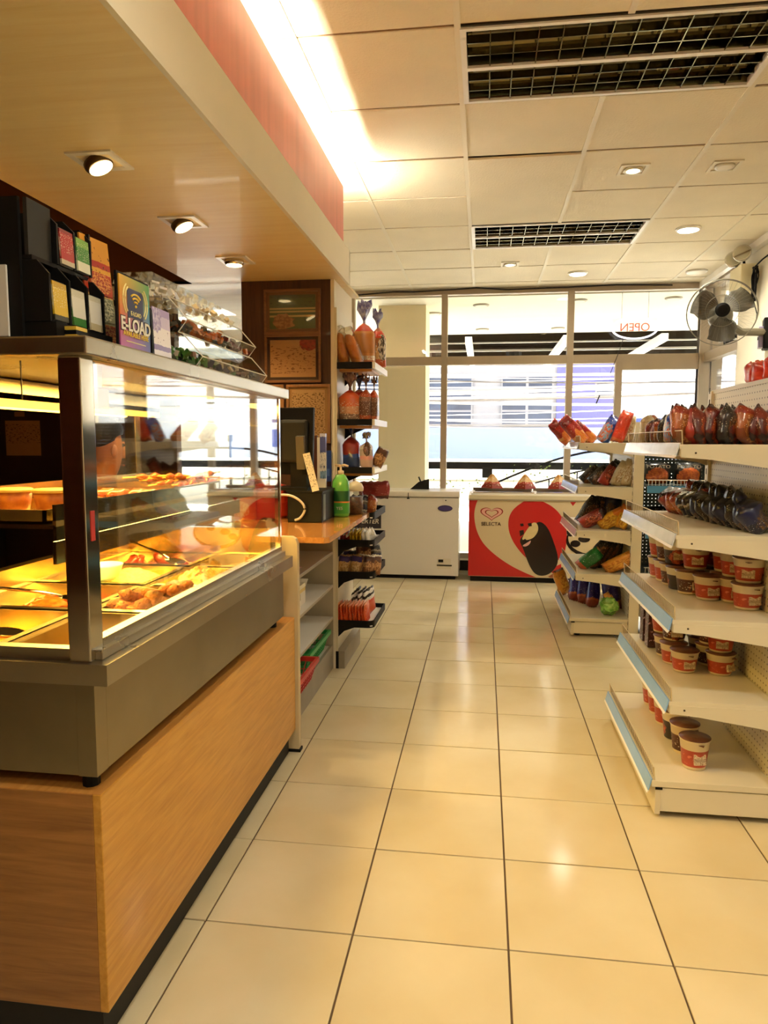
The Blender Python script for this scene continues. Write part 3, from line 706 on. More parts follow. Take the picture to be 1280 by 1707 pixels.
for j in range(3):
    t = thing('food_tub', 'clear lidded food tub on the near case tray, %s of three from the kitchen side' % ('first', 'second', 'third')[j], 'tub', (-1.17+.1*j, 1.51, SZ+.005), group='tubs on the near case tray')
    b = MB(); b.sm = True; b.lathe([(.034, 0), (.042, .05)], seg=18); b.build('tub', mat('orange_food', 'C9782A', .4, col2='96481A', vscale=40), t)
    b = MB(); b.sm = True; b.lathe([(.044, .05), (.044, .056), (.04, .058)], seg=18); b.build('lid', mat('gold_lid', 'E6C070', .3), t)

# ---- on top of the case
TZ = .6+.876
# black tea rack with five boxed teas on two steps, boxes facing the aisle
tr = thing('tea_rack', 'black stepped tea bag rack on top of the food warmer', 'rack', (-.86, 1.39, TZ))
box('side_panel', mBlackM, -.30, -.02, -.095, -.087, 0, .262, tr); box('side_panel', mBlackM, -.30, .0, .118, .124, 0, .25, tr)
box('base', mBlackM, -.30, .045, -.087, .124, 0, .03, tr); box('back', mBlackM, -.30, -.29, -.087, .124, 0, .262, tr)
box('upper_deck', mBlackM, -.29, -.0, -.087, .118, .148, .156, tr); box('upper_front', mat('dark_grey_panel', '1C1B18', .45), -.014, -.006, -.087, -.012, .156, .262, tr)
for y in (-.006, .055, .118): MB().prism([(-.28, .258), (-.02, .258), (.004, .235), (.004, .157), (-.28, .157)], y-.003, y+.003, 'y').build('divider', mBlackM, tr)
for y in (-.085, -.018, .047, .112): MB().prism([(-.28, .146), (.01, .146), (.034, .12), (.034, .031), (-.28, .031)], y-.003, y+.003, 'y').build('divider', mBlackM, tr)
def teabox(x, y, z, h, stops, lab, blob):
    t = thing('tea_box', lab, 'box', (x, y, z), (0, R(-3), 0))
    box('carton', mat('carton_side', '2A241C', .5), -.12, -.001, -.0235, .0235, 0, h, t)
    box('printed_face', pmat('tea_'+lab[:22], stops, blob, axis='Z', speck=('F4EBD0', 14, .63, .35, .9), noise=.03), -.001, .003, -.0235, .0235, .003, h-.003, t)
teabox(-.857, 1.418, TZ+.158, .076, ((0, 'C9B99A'), (.14, 'B01E26'), (.9, '8E1620')), 'red tea box in the top row of the black rack', (.5, .5, .32, 'F2E6D0', 'E0A070'))
teabox(-.857, 1.478, TZ+.158, .074, ((0, 'EDE8C8'), (.30, '3E8A34'), (.75, '7DB04A')), 'green tea box in the top row of the black rack', (.5, .25, .34, 'F0ECD8', 'C8D890'))
teabox(-.828, 1.340, TZ+.033, .080, ((0, '2A2A18'), (.14, 'D8B426'), (.85, 'C49A1A')), 'yellow tea box in the bottom row of the black rack', (.5, .6, .32, 'F4EED8', 'E6D890'))
teabox(-.828, 1.405, TZ+.033, .078, ((0, '3E7A3A'), (.22, 'E8E4D4'), (.8, 'D8D4BC')), 'white tea box with green leaves, bottom row middle', (.4, .15, .36, '3E7A3A', '7AA860'))
teabox(-.828, 1.470, TZ+.033, .078, ((0, 'C8B890'), (.2, 'ECE6D6'), (.85, 'DCD2B4')), 'white tea box with tan flowers, bottom row right', (.6, .35, .36, 'D8C090', 'F0EADA'))
t = thing('tea_packet_stack', 'small stack of yellow striped sachets in the foot of the rack', 'packets', (-.80, 1.345, TZ))
for q in range(3): box('sachet', mat('yellow_sachet', 'D8B840', .4) if q % 2 == 0 else mBlack, -.012, .012, -.02, .02, .001+.008*q, .008+.008*q, t)
box('white_notice', mat('white_card', 'DAD6D0', .55), -.30, -.045, -.102, -.097, .002, .135, tr)
# standing menu card
t = thing('menu_card', 'tall orange menu card with food pictures beside the tea rack', 'menu card', (-.845, 1.535, TZ), (R(-5), 0, R(84)))
box('card', pmat('menu_print', ((0, 'C2541E'), (.20, 'D8922E'), (.24, '8A8458'), (.44, 'E4B656'), (.5, 'C03A1C'), (.68, 'E6A63A'), (.74, 'B8302C'), (.80, 'E09A34')), speck=('5A2A10', 11, .64, .5, .97), noise=.03), -.05, .05, -.002, .002, 0, .25, t)
box('picture', pmat('menu_pic1', ((0, 'C8401E'),), (.5, .5, .5, 'B22A16', 'F0A050'), axis='Z'), -.03, .046, -.0035, -.002, .128, .175, t)
box('picture', pmat('menu_pic2', ((0, '8F8A60'),), (.5, .5, .5, '6A6A48', 'D8CFA0')), -.03, .046, -.0035, -.002, .068, .122, t)
box('picture', pmat('menu_pic3', ((0, 'C85A20'),), (.5, .5, .5, 'B2401A', 'F0B060')), -.03, .046, -.0035, -.002, .010, .062, t)
box('prop', mWhiteP, -.03, .03, .002, .05, 0, .004, t)
# e-load sign, turned to the aisle
t = thing('e_load_sign', 'colourful e-load sign in a black holder on the warmer top', 'sign', (-.775, 1.54, TZ), (0, 0, R(90)))
box('holder', mBlack, -.075, .072, .001, .006, 0, .162, t); box('foot', mBlack, -.06, .06, .0, .045, 0, .004, t)
def radial():
    m = bpy.data.materials.new('rainbow_print'); m.use_nodes = True; n = m.node_tree.nodes; l = m.node_tree.links; b = n['Principled BSDF']; b.inputs['Roughness'].default_value = .3
    tc = n.new('ShaderNodeTexCoord'); sx = n.new('ShaderNodeSeparateXYZ'); l.new(tc.outputs['Generated'], sx.inputs[0])
    def ramp(src, cols):
        r = n.new('ShaderNodeValToRGB')
        while len(r.color_ramp.elements) < len(cols): r.color_ramp.elements.new(.5)
        for e, (p, c) in zip(r.color_ramp.elements, cols): e.position = p; e.color = (*lin(c), 1)
        l.new(src, r.inputs[0]); return r.outputs[0]
    a = ramp(sx.outputs['Z'], ((0, 'B85AA0'), (.25, 'C85A7A'), (.45, 'D86A30'), (.8, 'D89A2A'), (1, 'E0B040')))
    c = ramp(sx.outputs['Z'], ((0, '5A5AA8'), (.3, '3A6AA8'), (.6, '2A8AA0'), (.85, '2E8A50'), (1, '3A9A44')))
    mx = n.new('ShaderNodeMixRGB'); l.new(sx.outputs['X'], mx.inputs[0]); l.new(a, mx.inputs[1]); l.new(c, mx.inputs[2]); l.new(mx.outputs[0], b.inputs['Base Color']); return m
box('printed_face', radial(), -.069, .069, -.002, .001, .004, .157, t)
mNavy = mat('navy_print', '1E2650', .4); mYelT = mat('pale_yellow_print', 'F0E2A0', .5); mGoldP = mat('gold_print', 'E8C23A', .4)
MB().prism([(-.036, .072), (.036, .072), (.036, .128), (.028, .134), (-.028, .134), (-.036, .128)], -.003, -.002, 'y').build('phone_shape', mNavy, t)
for q in (.0085, .0165, .0245):
    MB().tube([(1.2*q*math.cos(a), -.0035, .100+q*math.sin(a)) for a in [R(45+10*k) for k in range(10)]], .0022, 5).build('signal_arc', mGoldP, t)
MB().ball((0, -.0035, .0985), .003, 8, 6).build('signal_dot', mGoldP, t)
for sg in (-1, 1):
    for q in (.047, .056): MB().tube([(sg*q*math.cos(a), -.003, .108+.85*q*math.sin(a)) for a in [R(-38+9*k) for k in range(10)]], .0017, 5).build('wave_arc', mYelT, t)
text('small_lettering', 'E-LOAD', .0135, mYelT, t, (0, -.0036, .081), (R(90), 0, 0), .0006)
text('big_lettering_edge', 'E-LOAD', .0385, mat('dark_print', '2A1A20', .5), t, (0, -.0026, .054), (R(90), 0, 0), .0004, off=.0032)
text('big_lettering', 'E-LOAD', .0385, mWhiteP, t, (0, -.0036, .054), (R(90), 0, 0), .0006, off=.0009)
text('line_lettering', 'AVAILABLE HERE', .0155, mGoldP, t, (0, -.003, .035), (R(90), 0, 0), .0006, off=.0003)
box('thin_line', mYelT, -.045, .045, -.0026, -.002, .018, .020, t)
t = thing('leaflet', 'lavender and white leaflet on a dark strip right of the e-load sign', 'leaflet', (-.775, 1.678, TZ), (R(-2), 0, R(90)))
box('sheet', pmat('leaflet_print', ((0, 'E6DCE8'), (.16, '7A62A8'), (.26, 'E9E0E4'), (.62, 'C8B4D8'), (.85, 'A48CC8')), (.2, .8, .3, '8E78B8', 'CDBCDC'), speck=('8A6A8A', 10, .64, .3, .6)), -.046, .046, -.002, .001, 0, .118, t)
box('dark_strip', mBlack, -.060, -.050, -.003, .002, 0, .108, t); box('foot', mBlack, -.05, .05, .001, .04, 0, .003, t)
# acrylic candy bins
ab = thing('candy_bins', 'two tier clear acrylic candy bin display on the warmer top', 'display', (-.81, 1.95, TZ))
def bin_(z, y0, y1, xo):
    prof = [(-.19+xo, z), (.0+xo, z), (.027+xo, z+.034), (-.03+xo, z+.098), (-.19+xo, z+.098)]
    b = MB()
    for y in (y0, (y0+y1)/2, y1): b.prism(prof, y-.0015, y+.0015, 'y')
    for (u0, w0), (u1, w1) in zip(prof, prof[1:]+prof[:1]):
        b.quad((u0, y0, w0), (u1, y0, w1), (u1, y1, w1), (u0, y1, w0))
    b.build('bin', mAcryl, ab)
    e = MB()
    for (u, w_) in prof[1:4]: e.tube([(u, y0, w_), (u, y1, w_)], .002, 5)
    for y in (y0, y1): e.tube([(prof[1][0], y, prof[1][1]), (prof[2][0], y, prof[2][1]), (prof[3][0], y, prof[3][1])], .002, 5)
    e.build('bright_edge', mat('acrylic_edge', 'F0ECE0', .25), ab)
bin_(.004, .0, .60, .0); bin_(.104, -.02, .58, -.034)
b = MB(); b.prism([(-.24, .204), (-.07, .204), (-.05, .232), (-.09, .25), (-.24, .25)], -.10, -.097, 'y').prism([(-.24, .204), (-.07, .204), (-.05, .232), (-.09, .25), (-.24, .25)], .56, .563, 'y').box(-.24, -.07, -.10, .56, .248, .25); b.build('top_tray', mAcryl, ab)
def candies(z, y0, y1, x0, x1, cols, lab, seed, h=.06, n=260):
    rr = random.Random(seed); ms = [mat('wrap_'+c, c, .25, coat=.6) for c in cols]; b = MB()
    for q in range(n):
        v = rr.random(); y = y0+(y1-y0)*v; b.mi = min(len(cols)-1, int(v*len(cols)*.999)) if rr.random() < .75 else rr.randrange(len(cols))
        x = rr.uniform(x0, x1); zz = z+rr.uniform(.004, h*(1-.5*(x-x0)/(x1-x0))); s = .010
        b.box(x-s, x+s, y-s*.7, y+s*.7, zz-s*.5, zz+s*.5, rot=(rr.uniform(0, 3), rr.uniform(0, 3), rr.uniform(0, 3)))
    o = b.build('wrapped_candy', ms); tag(o, lab, 'candy', kind='stuff')
bx = -.81; by = 1.95
candies(TZ+.014, by-.2, by+.59, bx-.13, bx+.006, ('1E2A16', '2E5A22', '44702E', '2E2438', 'C8B8A0', '6A5040', '3A2A34'), 'green and dark wrapped sweets heaped in the lower acrylic bin', 1)
candies(TZ+.114, by-.18, by+.57, bx-.16, bx-.03, ('1A1410', '2A1C14', 'A85424', 'B8602A', '4A4A54', '8A8890'), 'brown and orange wrapped sweets in the upper acrylic bin', 2)
candies(TZ+.205, by-.10, by+.55, bx-.2, bx-.07, ('F0EDE6', 'E4E8F4', 'D8C8A8', 'F4F2EC'), 'white wrapped sweets spread on top of the acrylic bins', 3, h=.035, n=120)

# ================================================================== CASHIER COUNTER
cc = thing('cashier_counter', 'cashier counter with an orange wood top above open white shelves', 'counter', (-.825, 2.83, 0))
b = MB(); b.prism([(-.575, 0), (.185, 0), (.205, .02), (.205, 1.05), (-.575, 1.05)], .866, .89, 'z'); b.build('counter_top', mWoodT, cc)
mShelfW = mat('white_melamine', 'FAF7F0', .22, coat=.3, var=.05, vscale=3); mShelfG = mat('grey_side', 'B9AD97', .5, var=.1, vscale=5)
box('side_panel', mShelfG, -.55, .0, .0, .018, 0, .866, cc); box('side_panel', mShelfG, -.55, .0, 1.05, 1.066, 0, .866, cc)
box('back_panel', mat('beige_back', 'CDBB98', .5, var=.1), -.55, -.535, .018, 1.05, .0, .866, cc)
for z in (.655, .468, .285): 
    s_ = box('shelf', mShelfW, -.535, -.002, .018, 1.05, z, z+.015, cc); box('shelf_edge', mat('grey_edge', 'A89E8A', .4), -.004, .0, .018, 1.05, z, z+.012, s_)
box('bottom_shelf', mShelfW, -.535, -.01, .018, 1.05, .115, .13, cc); box('kick_board', mat('grey_kick', '9C917C', .4, var=.15), -.02, -.004, .018, 1.05, 0, .135, cc)
box('wire_loop', mDark, -.004, -.003, .3, .303, .02, .03, cc)
# baskets on the bottom shelf
def basket(name, m, y0, y1, x0, x1, z, lab):
    t = thing(name, lab, 'basket', ((x0+x1)/2, (y0+y1)/2, z)); hx, hy = (x1-x0)/2, (y1-y0)/2; h = .085
    b = MB(); b.box(-hx*.85, hx*.85, -hy*.88, hy*.88, 0, .004); b.build('base', m, t)
    b = MB(); k = 12
    top = [(-hx, -hy), (hx, -hy), (hx, hy), (-hx, hy)]; bot = [(-hx*.85, -hy*.88), (hx*.85, -hy*.88), (hx*.85, hy*.88), (-hx*.85, hy*.88)]
    for i in range(4):
        j = (i+1) % 4
        for q in range(k):
            f = q/k; p0 = Vector(bot[i]).lerp(Vector(bot[j]), f); p1 = Vector(top[i]).lerp(Vector(top[j]), f)
            b.tube([(p0.x, p0.y, .002), (p1.x, p1.y, h)], .0028, 4)
        for zz in (.025, .05): 
            f = zz/h; a = Vector(bot[i]).lerp(Vector(top[i]), f); c = Vector(bot[j]).lerp(Vector(top[j]), f); b.tube([(a.x, a.y, zz), (c.x, c.y, zz)], .0022, 4)
    b.build('lattice_wall', m, t, kind='stuff')
    b = MB()
    b.prism([(-hx-.012, -hy-.012), (hx+.012, -hy-.012), (hx+.012, -hy+.002), (-hx-.012, -hy+.002)], h, h+.022, 'z').prism([(-hx-.012, hy-.002), (hx+.012, hy-.002), (hx+.012, hy+.012), (-hx-.012, hy+.012)], h, h+.022, 'z')
    b.prism([(-hx-.012, -hy), (-hx+.002, -hy), (-hx+.002, hy), (-hx-.012, hy)], h, h+.022, 'z').prism([(hx-.002, -hy), (hx+.012, -hy), (hx+.012, hy), (hx-.002, hy)], h, h+.022, 'z').build('rim', m, t)
    return t
basket('red_basket', mat('red_plastic', 'C8342A', .35), 2.87, 3.30, -1.10, -.785, .1365, 'red plastic lattice basket jutting from the bottom shelf under the cashier counter')
basket('green_basket', mat('green_plastic', '2E9A4E', .35), 3.34, 3.80, -1.16, -.835, .1365, 'green plastic lattice basket on the bottom shelf beside the column')
# things on those shelves
t = thing('snack_carton', 'white snack carton with yellow top on the second shelf under the cashier counter', 'box', (-.96, 3.36, .483))
box('carton', pmat('snack_carton_p', ((0, 'EFE8DA'), (.62, 'E8C860'), (.8, 'F0E6C8')), (.5, .3, .3, 'D86A40', 'F2E0D0'), axis='Z'), -.1, .09, -.07, .07, 0, .10, t); box('open_flap', mWhiteP, -.1, .09, .07, .13, .09, .094, t, rot=(R(25), 0, 0))
t = thing('sachet_box', 'low white box with an orange dot near the edge of the second shelf', 'box', (-.90, 3.21, .483))
box('tray', pmat('sachet_p', ((0, 'F2EDE4'),), (.5, .4, .3, 'D8703A', 'E8B8A0')), -.05, .05, -.05, .05, 0, .045, t); box('flap', mWhiteP, -.05, .05, .05, .054, .03, .075, t)
t = thing('folded_leaflets', 'blue and white leaflets lying on the top shelf under the cashier counter', 'leaflet', (-.96, 3.3, .67))
for q in range(3): box('sheet', pmat('leaf_%d' % q, ((0, 'F2F0F2'), (.45, '8A90C0'), (.55, 'F0EEF0'), (.8, 'D8C0CC')), axis='X'), -.09, .09, -.06, .06, .001+.004*q, .004+.004*q, t, rot=(0, 0, .3*q))

# black register box, screen, card, binder, bottle, jar
t = thing('cash_drawer', 'low black register box on the cashier counter under the screen', 'cash drawer', (-.80, 3.42, .89))
box('case', mBlack, -.135, .035, -.07, .30, 0, .145, t, bev=.004); box('side_strip', mat('grey_green_plastic', '5E6450', .4), .034, .038, -.05, .0, .01, .135, t); box('lid', mBlackM, -.14, .04, -.075, .305, .145, .152, t)
t = thing('coiled_cable', 'pale grey cable looping in front of the black register box', 'cable', (-.86, 3.33, .9))
b = MB(); b.sm = True; b.tube(chaik([(-.14, .0, .12), (-.06, -.01, .128), (.0, -.015, .10), (.025, -.015, .06), (.0, -.012, .015), (-.03, -.01, .004)]), .006, 8); b.build('cable', mat('grey_cable', 'C9BFAE', .4), t)
t = thing('register_screen', 'black register monitor seen from behind on the cashier counter', 'monitor', (-.90, 3.46, 1.045))
s_ = box('panel', mBlack, -.13, .075, -.012, .012, .07, .40, t, bev=.004, rot=(R(-4), 0, R(-8))); 
b = MB(); b.box(-.09, .05, -.045, -.012, .13, .34, bev=.015); b.build('back_bulge', mat('grey_black_plastic', '141310', .55), t)
box('arm', mat('grey_plastic', '5A564C', .3), .0, .04, -.07, -.035, .10, .26, t, rot=(R(8), 0, 0)); box('stand', mBlack, -.04, .04, -.03, .03, .0, .14, t); box('foot', mBlack, -.1, .06, -.09, .08, -.003, .012, t)
t = thing('standing_card', 'narrow white printed card leaning against the register box', 'card', (-.79, 3.33, 1.044), (R(-5), R(-14), R(10)))
box('card', pmat('stand_card', ((0, 'E4DCC6'), (.9, 'D8CEB4')), speck=('3A3020', 9, .6, .1, .95)), -.017, .017, -.002, .002, 0, .185, t)
t = thing('binder', 'tall brown and blue binder standing beside the register screen', 'binder', (-.80, 3.62, .89))
box('brown_cover', mat('brown_cover', '5E3420', .5), -.08, -.05, 0, .02, .09, .42, t); box('blue_spine', pmat('spine_p', ((0, '26405A'), (.15, 'EDE8E0'), (.3, '8AB0D0'), (.42, 'F0EDE6'), (.7, '6A70A8'), (.95, 'DCD8E8')), speck=('40507A', 8, .58, .3, .75)), -.035, -.005, -.002, .02, .10, .43, t)
box('pages', mWhiteP, -.05, -.035, 0, .02, .10, .41, t); box('black_foot', mBlack, -.09, .0, -.005, .05, .0, .1, t)
t = thing('blue_folder', 'dark blue folder pinned low on the column behind the counter', 'folder', (-.86, 3.872, 1.06))
box('cover', mat('blue_folder_m', '2C4484', .4), -.06, .03, 0, .012, 0, .17, t); box('label', mat('folder_label', '4A6AB0', .4), -.05, .02, -.001, 0, .03, .07, t)
t = thing('sanitizer_bottle', 'green pump bottle with dark green label on the cashier counter', 'bottle', (-.735, 3.66, .89))
mGr = mat('green_bottle', '6DBE4E', .25, coat=.4); b = MB(); b.sm = True
b.lathe([(.032, 0), (.042, .004), (.043, .02), (.043, .16), (.040, .185), (.025, .215), (.014, .222)], seg=24, sx=1.05, sy=.8, pw=3); b.build('body', mGr, t)
b = MB(); b.sm = True; b.lathe([(.0445, .018), (.0445, .075)], seg=24, sx=1.05, sy=.8, pw=3, cap=False); b.build('lower_label', mat('label_green', '3F9A3A', .35), t)
b = MB(); b.sm = True; b.lathe([(.0445, .080), (.0445, .135)], seg=24, sx=1.05, sy=.8, pw=3, cap=False); b.build('dark_label', mat('label_dark_green', '1F5A2A', .35), t)
b = MB(); b.sm = True; b.lathe([(.0446, .074), (.0446, .081)], seg=24, sx=1.05, sy=.8, pw=3, cap=False); b.build('orange_band', mat('label_orange', 'D8803A', .35), t)
text('lettering', 'YES', .022, mWhiteP, t, (0, -.0365, .045), (R(90), 0, 0), .0008)
b = MB(); b.sm = True; b.lathe([(.017, .22), (.017, .238), (.006, .242), (.006, .262)], seg=16); b.tube([(-.002, 0, .264), (.02, 0, .268), (.04, 0, .262)], .006, 8).tube([(0, 0, .264), (-.03, 0, .268)], .007, 8); b.build('pump', mat('cream_pump', 'E8D2AC', .35), t)
t = thing('brown_jar', 'clear jar of brown sweets with pale domed lid behind the pump bottle', 'jar', (-.68, 3.79, .89))
b = MB(); b.sm = True; b.lathe([(.038, 0), (.042, .006), (.042, .10), (.036, .125)], seg=24); b.build('jar', mAcryl, t)
b = MB(); b.sm = True; b.lathe([(.037, .002), (.039, .095)], seg=20); b.build('sweets', mat('brown_sweets', '6A4630', .4, col2='3A2418', vscale=70), t)
b = MB(); b.sm = True; b.lathe([(.04, .125), (.043, .13), (.043, .145), (.034, .165), (.012, .178)], seg=24); b.build('lid', mat('pale_lid', 'DCCFB4', .3), t)
# seen through the case: orange jar, red tub, brown bowl, white packets
t = thing('orange_jar', 'orange lidded jar on the cashier counter seen through the food warmer glass', 'jar', (-1.17, 3.42, .89))
b = MB(); b.sm = True; b.lathe([(.045, 0), (.056, .01), (.056, .12), (.05, .135)], seg=24); b.build('body', pmat('orange_jar_p', ((0, 'D8552A'), (.5, 'C8442A'), (.8, 'E06A34')), (.5, .45, .3, 'F0C8A0', 'E08A50')), t)
b = MB(); b.sm = True; b.lathe([(.05, .135), (.056, .14), (.056, .155), (.05, .16)], seg=24); b.build('lid', mat('orange_lid', 'E0682E', .3), t)
t = thing('red_tub', 'round red plastic tub behind the orange jar', 'tub', (-1.09, 3.56, .89))
b = MB(); b.sm = True; b.lathe([(.085, 0), (.11, .02), (.125, .08), (.12, .13), (.09, .165), (.03, .18)], seg=28); b.build('tub', mat('red_tub_m', 'B8341E', .3), t); 
b = MB(); b.sm = True; b.lathe([(.127, .078), (.130, .085), (.127, .092)], seg=28, cap=False); b.build('rim', mat('red_tub_m', 'B8341E', .3), t)
t = thing('brown_bowl', 'brown bowl with white rim on the cashier counter behind the food warmer', 'bowl', (-1.30, 3.2, .89))
b = MB(); b.sm = True; b.lathe([(.04, 0), (.07, .02), (.085, .05), (.08, .05), (.06, .022), (.01, .012)], seg=24); b.build('bowl', mat('brown_glaze', '9A4A22', .2, coat=.5), t)
t = thing('tissue_pack', 'white tissue pack standing on the cashier counter seen through the glass', 'packet', (-1.27, 3.62, .89))
box('pack', mWhite, -.03, .03, -.04, .04, 0, .16, t, bev=.006); b = MB(); b.ball((0, 0, .165), .022, 10, 6, (1, 1.3, .8)).jitter(.012, 3, 40); b.build('tissue', mWhiteP, t)
t = thing('tongs', 'dark metal tongs lying beside the orange jar', 'tongs', (-1.33, 3.45, .90))
MB().tube([(0, 0, 0), (.05, .0, .012), (.12, .02, .004)], .005, 6).build('arm', mBlackM, t); MB().tube([(0, 0.01, 0), (.05, .02, .014), (.12, .045, .004)], .005, 6).build('arm', mBlackM, t)

# ---- framed papers on the column
def frame(x0, x1, z0, z1, lab, paper, fm, mount=None, y=3.886):
    t = thing('framed_certificate', lab, 'picture frame', ((x0+x1)/2, y, z0)); w_, h = (x1-x0)/2, z1-z0; f = .014
    for a in ((-w_, w_, 0, f), (-w_, w_, h-f, h), (-w_, -w_+f, f, h-f), (w_-f, w_, f, h-f)): box('frame_bar', fm, a[0], a[1], -.018, 0, a[2], a[3], t, bev=.002)
    box('mount', mount or mat('mount_brown', '7A5230', .5), -w_+f, w_-f, -.008, -.002, f, h-f, t)
    m_ = .03; box('paper', paper, -w_+m_, w_-m_, -.0095, -.008, m_, h-m_, t)
    box('cover_glass', mPane, -w_+f, w_-f, -.0135, -.0125, f, h-f, t)
mFr = wood('walnut_frame', '8A5E38', '6A4426', 0, .4); mFr2 = wood('pine_frame', 'A87A4C', '8A5E38', 2, .4)
frame(-1.20, -.885, 1.86, 2.10, 'framed green certificate with gold lines, top of the column', pmat('green_cert', ((0, '5A6434'), (.12, '56602F'), (.34, 'B89A58'), (.40, '56602F'), (.48, 'B89A58'), (.53, '56602F'), (.57, 'B89A58'), (.62, '525C30'), (.9, '4A5230')), (.3, .2, .22, 'A8784A', '8A5A34'), noise=.0, speck=('3A3A1E', 12, .6, .65, .95)), mFr)
frame(-1.20, -.885, 1.60, 1.86, 'framed pink printed permit with a red stamp, below the green certificate', pmat('permit', ((0, 'C09060'), (.9, 'B88858')), (.85, .9, .2, '8A2A20', 'A83A2A'), speck=('8A5A38', 11, .58, .1, .85), noise=.0), mFr, mat('mount_dark', '4A2E1A', .5))
frame(-1.08, -.835, 1.27, 1.59, 'framed page of fine print right behind the register screen', pmat('fineprint', ((0, 'C49A68'),), speck=('7A5634', 16, .55, .06, .94), noise=0), mFr2, mat('mount_tan', 'B08450', .5))
frame(-1.30, -1.095, 1.27, 1.59, 'framed permit at the left edge of the column, partly behind the warmer', pmat('permit2', ((0, 'BE8E5C'), (.5, 'B48454')), (.7, .85, .2, '7A3020', '9A4A30'), speck=('7A5634', 13, .57, .06, .8), noise=0), mFr2, mat('mount_tan', 'B08450', .5))
t = thing('notice_sheet', 'orange paper notice on the dark kitchen wall', 'notice', (-3.42, 4.98, 1.17)); 
box('sheet', pmat('notice_p', ((0, 'C08A4A'),), speck=('7A4A20', 13, .57, .35, .9), noise=0), -.14, .14, -.003, 0, 0, .26, t); box('tape', mat('tape_pale', 'B87A48', .6), -.06, .02, -.004, 0, .29, .325, t)
t = thing('drinks_machine', 'dark machine with painted white glints by the kitchen wall at the left edge', 'machine', (-3.75, 4.86, .95))
box('body', mBlack, -.14, .1, -.1, .1, 0, .38, t, bev=.01); box('painted_top_glint', mWhite, -.06, .07, -.105, -.1, .31, .345, t); MB().prism([(-.03, .3), (.05, .3), (.06, .08), (.03, .08)], -.106, -.1, 'y').build('painted_glint', mWhite, t); b = MB(); b.lathe([(.035, 0), (.04, .08)], c=(.05, -.13, .02), seg=14); b.build('cup', mBlackM, t); box('tap', mBlackM, -.01, .02, -.13, -.1, .2, .24, t)  # white strips painted as reflections on the dark body
box('base_stand', mBlackM, -.2, .16, -.12, .1, -.95, 0, t)

# ---- person behind the case: one skinned body, hair and shirt as children
def skin(name, verts, edges, radii, m, parent=None, sub=2, root=0):
    me = bpy.data.meshes.new(name+'_cage'); me.from_pydata(verts, edges, []); o = bpy.data.objects.new(name+'_cage', me); C.objects.link(o)
    o.modifiers.new('s', 'SKIN'); o.modifiers.new('d', 'SUBSURF').levels = sub
    for i, r in enumerate(radii):
        sv = me.skin_vertices[0].data[i]; sv.radius = r if isinstance(r, tuple) else (r, r); sv.use_root = (i == root)
    dg = bpy.context.evaluated_depsgraph_get(); dg.update()
    nm = bpy.data.meshes.new_from_object(o.evaluated_get(dg)); bpy.data.objects.remove(o); bpy.data.meshes.remove(me)
    nm.name = name; nm.materials.clear(); nm.materials.append(m)
    for p in nm.polygons: p.use_smooth = True
    q = bpy.data.objects.new(name, nm); C.objects.link(q)
    if parent: q.parent = parent
    return q
mSkin = mat('brown_skin', 'B8754A', .5, var=.06, vscale=12)
V = [(0, 0, .50), (0, 0, .66), (.01, 0, .82), (.02, 0, .98), (.03, 0, 1.06), (.05, 0, 1.115), (.075, 0, 1.165), (.06, 0, 1.26), (.05, 0, 1.33),      # pelvis..crown (faces +x)
     (.02, .16, .97), (.06, .21, .75), (.26, .17, .70), (.33, .15, .70), (.02, -.16, .97), (.06, -.21, .75), (.26, -.15, .72), (.33, -.13, .73),
     (.02, .10, .48), (.40, .12, .47), (.40, .12, .10), (.47, .12, .05), (.02, -.10, .48), (.40, -.12, .47), (.40, -.12, .10), (.47, -.12, .05)]
E_ = [(0, 1), (1, 2), (2, 3), (3, 4), (4, 5), (5, 6), (6, 7), (7, 8), (3, 9), (9, 10), (10, 11), (11, 12), (3, 13), (13, 14), (14, 15), (15, 16), (0, 17), (17, 18), (18, 19), (19, 20), (0, 21), (21, 22), (22, 23), (23, 24)]
Rr = [(.13, .15), (.12, .14), (.12, .15), (.10, .12), .055, .056, (.070, .062), (.088, .078), (.078, .068), .055, .045, .034, .028, .055, .045, .034, .028, .08, .06, .045, .035, .08, .06, .045, .035]
pe = skin('person', V, E_, Rr, mSkin); pe.location = (-1.71, 2.97, .02); pe.rotation_euler = (0, 0, R(62))
tag(pe, 'seated person with black hair and navy white piped shirt behind the food warmer', 'person')
mHair = mat('black_hair', '14100C', .45, bump=.4, bscale=60)
b = MB(); b.sm = True; b.ball((.035, 0, 1.305), .1, 20, 14, (1.06, .94, .84))
for v in list(b.bm.verts):
    if v.co.x > .06 and v.co.z < 1.285: v.co.x = .06 + (v.co.x-.06)*.2
b.jitter(.008, 3, 16); b.build('hair', mHair, pe)
b = MB(); b.sm = True; b.prism([(.135, 1.225), (.150, 1.255), (.158, 1.215), (.166, 1.19), (.15, 1.18), (.135, 1.185)], -.016, .016, 'y'); b.build('nose', mSkin, pe)
for s_ in (-1, 1):
    b = MB(); b.sm = True; b.ball((.05, s_*.086, 1.215), .024, 10, 8, (.7, .35, 1.2)); b.build('ear', mSkin, pe)
    b = MB(); b.sm = True; b.ball((.130, s_*.033, 1.24), .011, 10, 8, (.6, 1.2, .7)); b.build('eye', mat('dark_eye', '1A0E08', .2), pe)
    box('eyebrow', mHair, .128, .140, s_*.033-.018, s_*.033+.018, 1.262, 1.268, pe)
box('mouth', mat('lip', '8A4030', .4), .135, .146, -.022, .022, 1.145, 1.153, pe, bev=.002)
